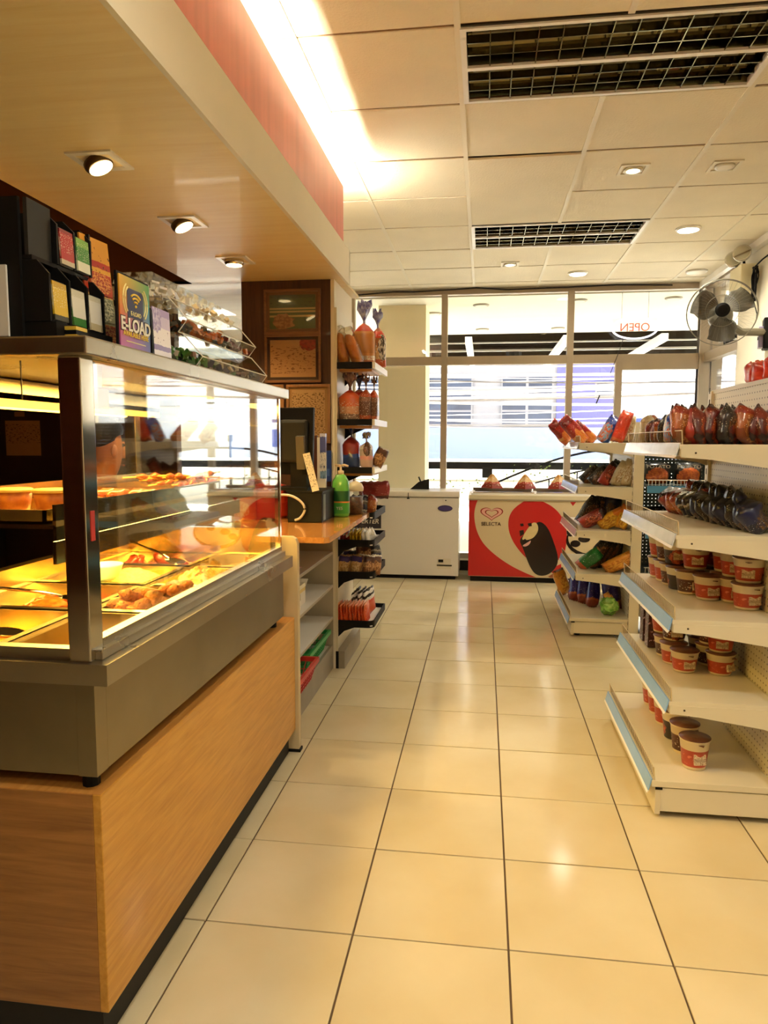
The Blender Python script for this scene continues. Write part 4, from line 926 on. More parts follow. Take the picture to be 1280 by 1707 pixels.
shirt = skin('shirt', [(0, 0, .60), (0, 0, .70), (.01, 0, .84), (.02, 0, .97), (.025, 0, 1.035), (.02, .16, .98), (.05, .205, .82), (.02, -.16, .98), (.05, -.205, .82)], [(0, 1), (1, 2), (2, 3), (3, 4), (3, 5), (5, 6), (3, 7), (7, 8)], [(.15, .17), (.145, .165), (.14, .17), (.12, .14), (.075, .075), .078, .07, .078, .07], mat('navy_cloth', '1E2A4A', .7, var=.15, vscale=10), pe)
for s_ in (-1, 1): MB().tube([(.02, s_*.075, 1.06), (.06, s_*.10, 1.03), (.10, s_*.12, .96)], .006, 6).build('white_piping', mWhiteP, pe)
tro = skin('trousers', [(0, 0, .58), (0, 0, .50), (.02, .10, .485), (.40, .12, .475), (.40, .12, .16), (.02, -.10, .485), (.40, -.12, .475), (.40, -.12, .16)], [(0, 1), (1, 2), (2, 3), (3, 4), (1, 5), (5, 6), (6, 7)], [(.145, .16), (.14, .16), .095, .075, .06, .095, .075, .06], mat('black_cloth', '16151A', .7), pe)
t = thing('stool', 'round dark stool the seated person sits on behind the counter', 'stool', (-1.71, 2.97, 0))
b = MB(); b.lathe([(.16, .355), (.17, .37), (.16, .385)], seg=24); b.build('seat', mBlackM, t)
for q in range(4): a = R(45+90*q); MB().tube([(.11*math.cos(a), .11*math.sin(a), .36), (.17*math.cos(a), .17*math.sin(a), 0)], .012, 8).build('leg', mBlackM, t)

# ================================================================== BREAD RACK on the column's aisle side
br = thing('bread_rack', 'slim bread rack with black edged shelves on the cream column side', 'rack', (-.812, 3.9, 0))
mEdgeW = mat('white_edge', 'F2ECE0', .3)
box('back_plate', mRack, .0, .006, .0, .50, .02, 2.0, br); box('front_upright', mRackEdge, -.004, .012, -.014, .0, 0, 2.0, br); box('base_plinth', mat('grey_kick', '9C917C', .4), .0, .05, -.012, .50, 0, .10, br); box('plinth_end', mBlack, -.004, .016, -.016, -.012, 0, .1, br)
def top_shelf(z):
    s_ = box('shelf', mEdgeW, .006, .215, .0, .50, z-.02, z, br); box('black_edge', mBlack, .0, .205, -.012, .0, z-.03, z+.004, s_); box('white_edge', mEdgeW, .205, .22, -.004, .50, z-.03, z+.004, s_)
    MB().prism([(.0, z-.03), (.16, z-.03), (.03, z-.085), (.0, z-.11)], .24, .25, 'y').build('bracket', mBlackM, s_); box('wood_strip', mat('shelf_underside', 'B8803E', .5), .02, .2, .02, .3, z-.045, z-.03, s_)
for z in (1.705, 1.398, 1.135): top_shelf(z)
def tray(z, yb=.46):
    s_ = box('tray', mEdgeW, .006, .205, .004, yb, z-.012, z-.006, br)
    k = 6; o = [(.0, .0), (.175, .0)]+[(.175+.04*math.sin(R(90*q/k)), .04-.04*math.cos(R(90*q/k))) for q in range(1, k)]+[(.215, .04), (.215, yb)]
    b = MB(); hh = .026
    pts = o+[(.19, yb)] if 0 else o
    for (u0, v0), (u1, v1) in zip(pts, pts[1:]):
        d = Vector((u1-u0, v1-v0)).normalized(); nrm = Vector((-d.y, d.x))*.006
        b.prism([(u0, v0), (u1, v1), (u1+nrm.x, v1+nrm.y), (u0+nrm.x, v0+nrm.y)], z-.02, z+hh-.006, 'z')
    b.box(.0, .215, yb-.006, yb, z-.02, z+hh-.006); b.build('black_rim', mBlack, s_)
    MB().prism([(.0, z-.02), (.12, z-.02), (.04, z-.05), (.0, z-.09)], .03, .036, 'y').build('bracket', mBlackM, s_)
for z in (.868, .715, .535, .256): tray(z)

# ================================================================== bags, loaves, cups
from mathutils import noise as N_
def bag_mesh(w_, h, t, seed, mb=None, n=8, m=10):
    b = mb or MB(); b.sm = True; off = Vector((seed*7.3, seed*1.9, seed*3.7)); ring = {}
    for sd in (1, -1):
        for j in range(m+1):
            for i in range(n+1):
                u = 2*i/n-1; v = j/m
                e = max(0, 1-abs(u)**3.2)**.6*max(0, min(1, 6.5*(v-.03)*(1-.03-v)))**.42 if .03 < v < .97 else 0
                x = u*w_/2*(.86+.12*math.sin(math.pi*v)); z = v*h; y = sd*t/2*e
                k = N_.noise_vector(Vector((x*14/.1*.1, y*5+sd, z*14))+off)
                a = .016*min(w_, h)/.12
                x += k.x*a*.5; y += k.y*a*(1.1 if e else .35); z += k.z*a*.45 + (.004*(i % 2) if v in (0, 1) else 0)
                if (i in (0, n) or j in (0, m)) and sd == -1: ring[(sd, i, j)] = ring[(1, i, j)]
                else: ring[(sd, i, j)] = b.bm.verts.new((x, y, z))
        for j in range(m):
            for i in range(n):
                q = [ring[(sd, i, j)], ring[(sd, i+1, j)], ring[(sd, i+1, j+1)], ring[(sd, i, j+1)]]
                f = b.bm.faces.new(q if sd == -1 else q[::-1]); f.smooth = True
    return b
PR = {}
def pouch(kind, name, stops, blob=None, speck=None, w_=.13, h=.18, t=.066, rough=.3, coat=.22, noise=.12, seeds=3):
    m = pmat('film_'+kind, stops, blob, noise=noise, rough=rough, coat=coat, speck=speck)
    mb_ = []
    for s_ in range(seeds):
        o = bag_mesh(w_, h, t, hash_(kind)+s_*11).build(name, m); mb_.append(o.data); bpy.data.objects.remove(o)
    PR[kind] = (name, mb_)
def hash_(s): return sum(ord(c)*(i+1) for i, c in enumerate(s)) % 97
cnt = [0]
def put(kind, x, y, z, rot, lab, cat='snack bag', group=None, sc_=1, order='XYZ'):
    if 'far gondola' in lab: sc_ = tuple(a*1.2 for a in (sc_ if isinstance(sc_, tuple) else (sc_,)*3))
    n_, ms = PR[kind]; o = bpy.data.objects.new(n_, ms[cnt[0] % len(ms)]); cnt[0] += 1; C.objects.link(o)
    o.location = (x, y, z); o.rotation_mode = order; o.rotation_euler = tuple(R(a) for a in rot)
    o.scale = (sc_, sc_, sc_) if not isinstance(sc_, tuple) else sc_
    return tag(o, lab, cat, group)
pouch('maroon', 'snack_pouch', ((0, '2A0C08'), (.15, '561410'), (.55, '6E1C12'), (.85, '3A0E0A')), (.5, .4, .36, 'A84A1E', '7A2410'), ('D8B8A0', 12, .66, .3, .9))
pouch('orangepack', 'snack_pouch', ((0, '7A3412'), (.3, 'A85A22'), (.7, '8E2A14'), (.9, '5A160E')), (.5, .4, .35, 'C88A40', '8A4A1E'), ('F0DCC0', 12, .66, .3, .9))
pouch('dark', 'snack_pouch', ((0, '1A120E'), (.3, '241814'), (.7, '14100E')), (.5, .45, .34, '7A4A24', '3A2418'), ('C8B8A0', 13, .66, .2, .9))
pouch('navy', 'snack_pouch', ((0, '10142A'), (.4, '1A2046'), (.8, '0E1226')), (.4, .35, .3, '6A4A2A', '2A2440'), ('D8D4D0', 13, .67, .1, .5))
pouch('blue', 'snack_pouch', ((0, '1E4A9A'), (.25, '2C7AC8'), (.55, '1E3E9A'), (.85, '241E6A')), (.25, .25, .4, 'D8642A', '7AB0D8'), ('E8E4E8', 12, .66, .4, .9))
pouch('red', 'snack_pouch', ((0, 'C85A28'), (.25, 'E0A060'), (.36, 'A8201A'), (.75, '7E1414'), (.95, 'C85040')), (.5, .2, .32, 'E0903A', 'D86A2A'), ('E8D8C0', 12, .68, .5, .9))
pouch('orangered', 'snack_pouch', ((0, 'E0703A'), (.15, 'D8381A'), (.8, 'E04A1E'), (.95, 'C83A1A')), None, ('F4E0C8', 10, .68, .2, .9))
pouch('cream', 'snack_pouch', ((0, 'D8C49A'), (.3, 'E6D8B8'), (.7, 'D2BE94')), (.5, .45, .3, 'E8DEC8', 'B8986A'), ('6A4A30', 13, .67, .3, .9))
pouch('yellow', 'snack_pouch', ((0, 'D89A24'), (.3, 'E8B436'), (.65, 'D87A22'), (.9, 'C8641E')), (.5, .4, .34, 'E8C040', 'B8781E'), ('7A3A14', 12, .68, .4, .9))
pouch('orangechip', 'snack_pouch', ((0, 'C87A1E'), (.2, 'D8942E'), (.75, 'C8801E'), (.92, '6A3A12')), (.5, .4, .34, 'E0A83E', 'B86A1A'), ('4A2A0E', 12, .66, .5, .95))
pouch('green', 'snack_pouch', ((0, 'C8643A'), (.2, '1E6A2E'), (.75, '24803A'), (.93, 'D8A080')), None, ('D8E4C8', 12, .68, .3, .9))
pouch('violet', 'snack_pouch', ((0, '8A3A24'), (.22, 'B05A34'), (.3, '2A1E7A'), (.75, '241A66'), (.92, '6A6A3A')), None, ('C8B8D8', 12, .68, .3, .9))
pouch('chocred', 'snack_pouch', ((0, 'A83020'), (.4, '8A1E16'), (.8, '2A0E0A')), (.5, .5, .3, 'C85A3A', '6A1A12'), ('E8C8B8', 12, .68, .3, .9))
pouch('silver', 'snack_pouch', ((0, '2A2834'), (.16, 'B8B0A0'), (.24, '2A2A3C'), (.5, '5A5040'), (.6, 'A8A090'), (.68, '2A2834'), (.9, '8A8478')), None, None, rough=.15)
pouch('biscuit', 'biscuit_packet', ((0, 'C89A5A'), (.5, 'D8B070'), (.62, '3A2A6A'), (.9, 'B8884A')), (.5, .3, .34, 'E0C08A', 'B88A4A'), None, w_=.07, h=.11, t=.05)
pouch('biscuitbrown', 'biscuit_packet', ((0, '8A5A34'), (.35, 'C89A6A'), (.6, '5A3420'), (.9, 'E0D0B8')), (.5, .4, .3, 'D8A870', '7A4A2A'), None, w_=.07, h=.11, t=.05)
pouch('potato', 'potato_chip_bag', ((0, '14100C'), (.12, '1A1612'), (.72, '10100E')), (.5, .33, .42, 'C86A2A', 'A84A1E'), None, w_=.19, h=.24, t=.07)
pouch('redbag', 'red_packet', ((0, 'D8402A'), (.5, 'C8301E'), (.9, 'E05A40')), None, None, w_=.11, h=.12, t=.06, rough=.2)
pouch('redlong', 'snack_pouch', ((0, '4A100C'), (.2, '8A1E1A'), (.8, '7A1612')), None, ('C8806A', 10, .66, .2, .8), w_=.16, h=.085, t=.04)
pouch('coral', 'noodle_packet', ((0, 'D8441E'), (.25, 'E85A24'), (.8, 'E0682E'), (.92, 'F0A070')), None, ('F4D8C0', 9, .68, .2, .9), w_=.11, h=.12, t=.022)
pouch('checker', 'noodle_packet', ((0, 'E06030'), (.5, 'D84A20'), (.6, 'F0EAE0'), (.7, '2A2018'), (.8, 'F0EAE0'), (.9, '2A2018')), None, None, w_=.11, h=.13, t=.022)
pouch('redsachet', 'sachet', ((0, 'D02830'), (.5, 'C81E28'), (.65, 'F0E8E0'), (.85, 'D84A40')), None, ('1A1414', 8, .62, .6, .95), w_=.09, h=.085, t=.014)
pouch('yelsachet', 'sachet', ((0, 'C8A020'), (.2, 'D8B42A'), (.7, 'B88E1A'), (.85, 'E8D060')), None, ('5A4A10', 8, .68, .2, .9), w_=.09, h=.095, t=.014)
pouch('whitesachet', 'sachet', ((0, 'F2EDE0'), (.3, 'F6F2E8'), (.8, 'E8E0CC')), (.7, .7, .3, 'D8C8A0', 'F0E8D8'), None, w_=.09, h=.10, t=.014)

def loaf(x, y, z, w_, t_, h, rz, lab, body, tail, seed, lean=(0, 0), tailh=.32, gp=None):
    """loaf in a bag: body with shoulders, twisted neck, ruffled tail"""
    th = thing('bread_bag', lab, 'bread', (x, y, z), (R(lean[0]), R(lean[1]), R(rz)), gp)
    b = MB(); b.sm = True; hb = h*(1-tailh)
    b.lathe([(.42, 0), (.5, .02*h), (.505, hb*.3), (.5, hb*.72), (.42, hb*.82), (.22, hb*.93), (.07, hb)], seg=24, sx=w_, sy=t_, pw=4)
    b.jitter(.006, seed, 22); b.jitter(.0025, seed+3, 90); b.build('bag', body, th)
    b = MB(); b.sm = True; k = 20; rings = []
    for r, zz, a in ((.07, hb-.004, 0), (.05, hb+.015, .1), (.16, hb+.05, .3), (.30, hb+(h-hb)*.75, .45), (.26, h, .6)):
        rings.append([b.bm.verts.new((w_*r*(1+a*.7*math.sin(q*2.7+seed))*math.cos(2*math.pi*q/k), w_*.75*r*(1+a*.7*math.cos(q*3.1+seed))*math.sin(2*math.pi*q/k), zz+a*.03*math.sin(q*5+seed))) for q in range(k)])
    for A, B_ in zip(rings, rings[1:]):
        for q in range(k): f = b.bm.faces.new((A[q], A[(q+1) % k], B_[(q+1) % k], B_[q])); f.smooth = True
    b.build('twisted_tail', tail, th)
    return th
mTailB = mat('blue_clear_film', '3A349A', .2, col2='B8B8D8', vscale=45, coat=.6); mTailR = mat('dark_film', '2A1A14', .25, col2='8A5A4A', vscale=40, coat=.5); mTailN = mat('navy_film', '1E2C6A', .2, col2='0E1640', vscale=30, coat=.6)
fBread1 = pmat('bread_film_a', ((0, 'B8744A'), (.14, 'E0D0B4'), (.24, 'C8843E'), (.30, 'B8742E'), (.74, 'C88A3E'), (.8, 'C83A24'), (.92, 'D85A40')), None, speck=('C84A30', 16, .6, .02, .22), noise=.03)
fBread2 = pmat('bread_film_b', ((0, 'C8542E'), (.2, 'D8A468'), (.5, 'A8642E'), (.72, 'D83E2A'), (.9, 'E08A70')), (.7, .5, .3, '3A2A2A', 'E8DCC8'), speck=('F0E4D0', 10, .64, .1, .9), noise=.08)
fBread3 = pmat('bread_film_c', ((0, '8A6A5A'), (.2, 'D8A078'), (.45, 'D86A3A'), (.7, 'E0602E'), (.88, 'C8401E')), None, speck=('F0E0C8', 13, .6, .02, .6), noise=.08)
fBread4 = pmat('bread_film_d', ((0, 'B85028'), (.15, '6A4030'), (.6, '8A5A40'), (.75, 'C8481E'), (.9, 'D86838')), None, speck=('E0C8B0', 13, .63, .05, .9), noise=.06)
fBread5 = pmat('bread_film_e', ((0, '24407A'), (.32, '3050A0'), (.42, 'A82A20'), (.8, '8A1E18'), (.95, '20306A')), None, axis='Z', noise=.25, nscale=3)
fBread6 = pmat('bread_film_f', ((0, 'C8A898'), (.3, 'D89A90'), (.45, 'B8A898'), (.7, 'E0D8C8'), (.9, 'C8A070')), (.6, .7, .25, '4A3020', '8A5A40'), noise=.15)
mCrust = mat('bread_crust', 'D8862E', .45, col2='A85A1E', vscale=18, coat=.5)
# top shelf
zt = 1.707
def crusty(x, y, lean, lab):
    t = thing('bread_roll_pack', lab, 'bread', (x, y, zt), (0, R(lean), 0))
    b = MB(); b.sm = True; b.lathe([(.02, 0), (.03, .012), (.032, .09), (.029, .15), (.012, .17)], seg=18, sx=.95, sy=1.5, pw=3); b.jitter(.006, x*50, 30); b.build('rolls', mCrust, t)
    b = MB(); b.sm = True; b.lathe([(.024, 0), (.036, .01), (.037, .15), (.03, .18), (.034, .20)], seg=18, sx=1.1, sy=1.6, pw=4); b.jitter(.008, x*70, 25); b.build('dark_wrap', glass('wrap_film', (.86, .8, .68), 1.6) if 'wrap_film' not in MATS else MATS['wrap_film'], t)
crusty(-.770, 3.97, -12, 'pack of orange crusted rolls at the left of the top bread shelf')
crusty(-.700, 3.98, -20, 'pack of orange crusted rolls leaning beside the tall loaf bag')
loaf(-.690, 4.13, zt, .125, .12, .36, 0, 'tall red topped loaf bag with violet tail on the top bread shelf', fBread1, mTailB, 1)
loaf(-.625, 4.22, zt-.0, .09, .11, .33, 20, 'red and white loaf bag with big blue ruffled tail, top bread shelf corner', fBread2, mTailB, 5, tailh=.30)
# second shelf
z2 = 1.40
loaf(-.745, 3.985, z2, .12, .10, .26, 5, 'orange printed loaf bag at the left of the second bread shelf', fBread3, mTailR, 2, tailh=.36)
loaf(-.655, 3.985, z2, .065, .09, .24, -5, 'brown sliced loaf bag at the middle of the second bread shelf', fBread4, mTailR, 3, tailh=.3)
loaf(-.615, 4.02, z2, .05, .09, .23, 0, 'slim brown loaf bag at the right end of the second bread shelf', fBread4, mTailR, 8, tailh=.28)
loaf(-.725, 4.17, z2, .11, .10, .27, 0, 'blue tailed loaf bag at the back of the second bread shelf', fBread2, mTailN, 4, tailh=.32)
# third shelf
z3 = 1.137
loaf(-.745, 4.03, z3, .095, .10, .265, 0, 'red and blue loaf bag with navy tail on the third bread shelf', fBread5, mTailN, 6, tailh=.36)
loaf(-.655, 4.0, z3, .07, .09, .18, 0, 'pinkish loaf bag in the middle of the third bread shelf', fBread6, mat('clear_tail', 'D8D0C0', .2, col2='A89880', vscale=50), 7, tailh=.22)
put('biscuitbrown', -.612, 4.05, z3, (0, 25, 10), 'brown bun packet leaning on the pinkish loaf bag', 'bread', sc_=1.05)
put('biscuit', -.66, 4.33, z3+.03, (90, 0, 20), 'flat bun packet at the far right of the third bread shelf', 'bread')
# tray beside the counter: chocolate packs and a long dark red pack
for j, (kd, lab) in enumerate((('silver', 'silver and navy biscuit pack, first in the tray beside the counter'), ('navy', 'dark navy biscuit pack, second in the tray beside the counter'), ('silver', 'silver striped biscuit pack, third in the tray beside the counter'), ('orangepack', 'orange biscuit pack, last in the tray beside the counter'))):
    put(kd, -.735+.034*j, 4.02, .863, (0, 14, 72), lab, 'biscuit pack', sc_=(.62, .8, .62))
put('redlong', -.66, 4.32, .930, (0, 0, 5), 'long dark red snack pack at the back of the tray by the counter', 'snack pack', sc_=1.25)
# sachet tray
for j in range(9):
    kd, nm_ = (('redsachet', 'red') if j < 3 else ('yelsachet', 'yellow') if j < 7 else ('whitesachet', 'white'))
    o = put(kd, -.782+.0185*j, 3.965, .71, (0, -16 if j > 1 else -4, 78), '%s drink sachet, %s from the column in the upper black edged tray' % (nm_, ('first', 'second', 'third', 'fourth', 'fifth', 'sixth', 'seventh', 'eighth', 'ninth')[j]), 'sachet', nm_+' sachets in the upper tray', sc_=(1, 1, .82))
put('whitesachet', -.625, 4.06, .71, (0, -30, 60), 'crumpled white sachet at the corner of the upper black edged tray', 'sachet', sc_=(.9, 1, .75))
# biscuit tray
bl = ['biscuit', 'biscuit', 'biscuit', 'biscuitbrown', 'biscuitbrown', 'biscuitbrown']
for j, kd in enumerate(bl):
    put(kd, -.785+.036*j, 3.95+.02*(j % 2), .53, (-10, 8, 10), 'biscuit packet, %s from the column in the front row of the middle tray' % ('first', 'second', 'third', 'fourth', 'fifth', 'sixth')[j], 'biscuits', 'biscuit packets in the middle tray')
for j, kd in enumerate(('biscuit', 'navy', 'biscuitbrown', 'biscuitbrown', 'silver')):
    put(kd, -.775+.042*j, 4.08, .53+.012*j, (-20, 0, 25), ('tan biscuit packet', 'dark navy packet', 'brown biscuit packet', 'second brown biscuit packet', 'silver packet')[j]+' in the back row of the middle black tray', 'biscuits', sc_=(1, 1, 1.1) if kd.startswith('bis') else (.5, .8, .6))
# noodle packets in the low tray
for j in range(10):
    put('coral', -.795+.0165*j, 3.96+.002*j, .25, (0, -10, 82), 'orange red noodle packet, %s from the column in the lowest black edged tray' % ('first', 'second', 'third', 'fourth', 'fifth', 'sixth', 'seventh', 'eighth', 'ninth', 'tenth')[j], 'noodles', 'noodle packets filed in the lowest tray')
for j in range(3): put('checker', -.72+.03*j, 4.12+.03*j, .25, (0, -12, 70), 'chequered noodle packet, %s of three at the back of the lowest tray' % ('first', 'second', 'third')[j], 'noodles', sc_=1.25)

# ================================================================== CHEST FREEZERS
mFz = mat('freezer_white', 'F2EADC', .28, coat=.3, var=.03, vscale=1)
f1 = thing('chest_freezer', 'plain white chest freezer standing by the window', 'freezer', (-.22, 6.62, 0))
box('body', mFz, -1.0, 0, 0, .46, .035, .765, f1, bev=.006); box('base', mBlack, -.98, -.03, .02, .45, 0.0, .036, f1)
box('lid', mFz, -.995, .005, -.012, .47, .772, .825, f1, bev=.01); box('seal', mat('seal_grey', '8E8470', .6), -.985, -.005, -.002, .46, .764, .773, f1)
for x in (-.47,): box('lid_split', mBlack, x-.003, x+.003, -.0135, -.011, .755, .81, f1); box('hinge', mBlack, x-.012, x+.012, -.014, -.01, .752, .762, f1)
box('lock_plate', mFz, -.145, -.105, -.006, 0, .715, .765, f1, bev=.003); MB().tube([(-.122, -.008, .742), (-.122, -.004, .742)], .006, 10).build('keyhole', mBlack, f1)
b = MB(); b.lathe([(.068, 0), (.068, .004)], seg=32, sy=.42); bb = b.build('oval_badge', mat('badge_navy', '2C2448', .3), f1); bb.rotation_euler = (R(90), 0, 0); bb.location = (-.128, 0, .668)
b = MB(); b.lathe([(.06, .004), (.06, .0045)], seg=32, sy=.36); bb2 = b.build('badge_inlay', mat('badge_violet', '4A3E7A', .3), bb)
box('control_panel', mat('freezer_panel', 'E8DEC8', .4), -.195, -.07, -.003, 0, .10, .20, f1); box('display', mBlack, -.185, -.14, -.005, -.003, .165, .19, f1); box('vent_slot', mat('dark_slot', '4A4232', .5), -.2, -.06, -.005, -.003, .128, .142, f1)
box('dark_sticker', mat('charcoal_sticker', '3A3438', .4), -.995, -.725, -.003, 0, .47, .69, f1); text('sticker_lettering', 'INVERTER', .062, mWhiteP, f1, (-.748, -.0045, .535), (R(90), 0, 0), .001, ax='RIGHT', sx=.95, off=.001, shear=.2)
text('small_lettering', 'DC', .05, mWhiteP, f1, (-.77, -.0045, .63), (R(90), 0, 0), .001, sx=.95)
t = thing('black_scanner', 'black angular gadget lying on the white freezer lid', 'gadget', (-.62, 6.9, .825))
MB().prism([(-.08, .0), (.0, .07), (.10, .10), (.10, .0)], -.03, .03, 'y').build('body', mBlackM, t); box('stand', mBlackM, .05, .1, -.035, .035, 0, .09, t); MB().tube([(.02, 0, .07), (.0, 0, .12)], .008, 6).build('stub', mBlackM, t)

f2 = thing('ice_cream_freezer', 'red and cream ice cream chest freezer with glass lids', 'freezer', (-.128, 6.58, 0))
mPr = mat('print_cream', 'DCC79C', .35, coat=.2); mPrR = mat('print_red', 'C41F1C', .35, coat=.2); mChoc = mat('print_chocolate', '1E0F0A', .3, coat=.4, var=.3, vscale=8); mIce = mat('print_vanilla', 'E0C98E', .4, var=.12, vscale=22); mHeart = mat('print_dark_red', '9A1A1A', .4); mPink = mat('print_pink', 'E8B0A0', .4)
box('body', mPr, 0, 1.2, 0, .48, .05, .755, f2); box('base', mBlack, .02, 1.18, .02, .47, .0, .05, f2)
for x in (.1, 1.05): MB().tube([(x-.012, .04, .02), (x+.012, .04, .02)], .02, 10).build('castor', mChrome, f2)
box('top_trim', mat('freezer_trim', 'DCCDAA', .35), -.004, 1.204, -.008, .49, .755, .80, f2, bev=.004); box('painted_shadow_line', mat('trim_grey', 'A8997A', .5), -.004, 1.204, -.0095, -.007, .752, .764, f2)  # grey strip draws the shadow line under the top trim
box('lid_frame', mWhite, .02, 1.18, .02, .47, .80, .815, f2); 
for a, b_ in ((.05, .57), (.62, 1.15)): box('glass_lid', mGlass, a, b_, .05, .44, .815, .822, f2); box('lid_rim', mat('brown_lid_rim', '6E5C46', .4), a-.02, b_+.02, .42, .46, .815, .84, f2); box('lid_front_rim', mAlu, a-.015, b_+.015, .035, .052, .812, .826, f2)
def U(u, v): return (-.190+u*.0007535+.128, .9944-v*.00078)
def ccw(p): return p
def deco(name, m, pts, d, parent=None):
    b = MB(); b.prism([U(*p) for p in pts], -d, -.0002, 'y'); return b.build(name, m, parent or f2)
deco('red_sweep', mPrR, [(82, 312)]+chaik([(185, 312), (160, 380), (145, 470), (155, 580), (185, 690), (250, 810), (350, 910), (470, 1000), (600, 1080), (750, 1150), (900, 1207)])+[(82, 1207)], .0012)
deco('red_heart', mPrR, chaik([(735, 318), (650, 375), (590, 440), (558, 520), (555, 620), (580, 720), (640, 830), (740, 950), (860, 1040), (1000, 1100), (1215, 960), (1245, 830), (1250, 690), (1225, 560), (1150, 440), (1060, 365), (960, 318)]), .0012)
deco('red_patch', mPrR, [(1040, 1110), (1190, 1040), (1205, 1195), (1110, 1165)], .0012)
b = deco('chocolate_bar', mChoc, chaik([(905, 550), (965, 562), (1030, 630), (1080, 740), (1120, 850), (1152, 950), (1152, 1040), (1105, 1120), (1040, 1172), (960, 1190), (890, 1170), (840, 1110), (790, 1010), (750, 900), (722, 840), (690, 775), (745, 700), (830, 620)], 2, True), .0022)
deco('bitten_vanilla', mIce, chaik([(735, 720), (790, 630), (840, 565), (885, 558), (915, 615), (905, 680), (855, 745), (790, 770), (720, 770)], 2, True), .003, b)
deco('bite_edge', mPink, chaik([(722, 838), (785, 800), (835, 765), (815, 820), (765, 850)], 2, True), .003, b)
deco('chocolate_chunk', mChoc, [(785, 575), (830, 565), (835, 605), (800, 610)], .0036, b); deco('chocolate_chunk', mChoc, [(690, 660), (740, 650), (745, 700), (700, 730)], .0036, b); deco('chocolate_chunk', mChoc, [(710, 780), (760, 755), (800, 790), (750, 815)], .0036, b); deco('chocolate_chunk', mChoc, [(695, 580), (735, 575), (740, 605), (705, 612)], .0036, b)
deco('stick', mat('print_stick', 'A8603A', .5), [(1040, 1195), (1110, 1150), (1165, 1205), (1070, 1207)], .0022)
def hearts(cx, cz, s, m, d, name):
    b = MB(); pts = []
    for q in range(40):
        a = 2*math.pi*q/40; pts.append((cx+s*16*math.sin(a)**3/16, cz+s*.66*(13*math.cos(a)-5*math.cos(2*a)-2*math.cos(3*a)-math.cos(4*a))/16))
    b.prism(pts, -d, -.0002, 'y'); return b.build(name, m, f2)
hx, hz = U(356, 462)
for s_, m_, d in ((.103, mHeart, .001), (.092, mPink, .0014), (.062, mHeart, .0018), (.051, mPr, .0022), (.038, mPink, .0026), (.031, mPr, .003)): hearts(hx, hz, s_, m_, d, 'heart_emblem')
tx, tz = U(350, 590); text('brand_lettering', 'SELECTA', .046, mat('print_brown', '4A2A1E', .4), f2, (tx, -.0015, tz), (R(90), 0, 0), .0008, sx=.98, off=.0006)
# second picture on the right of the panel: a cream cup with dark sauce
el = lambda cx, cy, rx, ry, k=28: [(cx+rx*math.cos(2*math.pi*q/k), cy+ry*math.sin(2*math.pi*q/k)) for q in range(k)]
b = deco('sundae_picture', mChoc, el(1560, 760, 320, 200), .0012); deco('sundae_cream', mPr, el(1565, 735, 300, 185), .002, b)
for (cx, cy, rx, ry) in ((1290, 660, 45, 60), (1450, 745, 70, 40), (1500, 650, 60, 30), (1350, 800, 60, 40), (1640, 700, 60, 35), (1420, 640, 35, 22)): deco('sauce_drop', mChoc, el(cx, cy, rx, ry, 14), .0028, b)
deco('white_band', mWhiteP, [(1250, 560), (1500, 540), (1500, 600), (1250, 610)], .001); deco('red_tab', mPrR, [(1275, 318), (1345, 318), (1310, 365)], .0012)
# triangular packs on the lid
for j, x in enumerate((.08, .389, .70)):
    t = thing('pyramid_pack', 'red and cream pyramid snack pack on the ice cream freezer lid, %s' % ('leftmost', 'middle one', 'behind the shelf')[j], 'snack pack', (x, 6.9, .842))
    b = MB(); b.lathe([(.12, 0), (.118, .012), (.045, .10), (.012, .135)], seg=4, sx=.85, sy=.5); b.jitter(.008, j, 20); b.build('pack', pmat('pyramid', ((0, '8A2418'), (.35, 'B8402A'), (.48, 'E0B070'), (.8, 'C88A40')), None, speck=('F0E0C0', 9, .62, .2, .8), noise=.25), t)

# ================================================================== GONDOLAS (right)
def pegmat(name, hole, through=False):
    m = bpy.data.materials.new(name); m.use_nodes = True; n = m.node_tree.nodes; l = m.node_tree.links; b = n['Principled BSDF']; b.inputs['Roughness'].default_value = .4
    tc = n.new('ShaderNodeTexCoord'); sx = n.new('ShaderNodeSeparateXYZ'); l.new(tc.outputs['Object'], sx.inputs[0])
    def fr(sock):
        d = n.new('ShaderNodeMath'); d.operation = 'DIVIDE'; d.inputs[1].default_value = .025; l.new(sock, d.inputs[0])
        f = n.new('ShaderNodeMath'); f.operation = 'FRACT'; l.new(d.outputs[0], f.inputs[0])
        s_ = n.new('ShaderNodeMath'); s_.operation = 'SUBTRACT'; s_.inputs[1].default_value = .5; l.new(f.outputs[0], s_.inputs[0]); return s_.outputs[0]
    cb = n.new('ShaderNodeCombineXYZ'); l.new(fr(sx.outputs['Y' if not through else 'X']), cb.inputs[0]); l.new(fr(sx.outputs['Z']), cb.inputs[1])
    ln = n.new('ShaderNodeVectorMath'); ln.operation = 'LENGTH'; l.new(cb.outputs[0], ln.inputs[0])
    lt = n.new('ShaderNodeMath'); lt.operation = 'LESS_THAN'; lt.inputs[1].default_value = .13; l.new(ln.outputs['Value'], lt.inputs[0])
    if through:
        b.inputs['Base Color'].default_value = (*lin(hole), 1)
        iv = n.new('ShaderNodeMath'); iv.operation = 'SUBTRACT'; iv.inputs[0].default_value = 1; l.new(lt.outputs[0], iv.inputs[1]); l.new(iv.outputs[0], b.inputs['Alpha'])
    else:
        mx = n.new('ShaderNodeMixRGB'); mx.inputs[1].default_value = (*lin('E6DDC2'), 1); mx.inputs[2].default_value = (*lin(hole), 1); l.new(lt.outputs[0], mx.inputs[0]); l.new(mx.outputs[0], b.inputs['Base Color'])
    return m
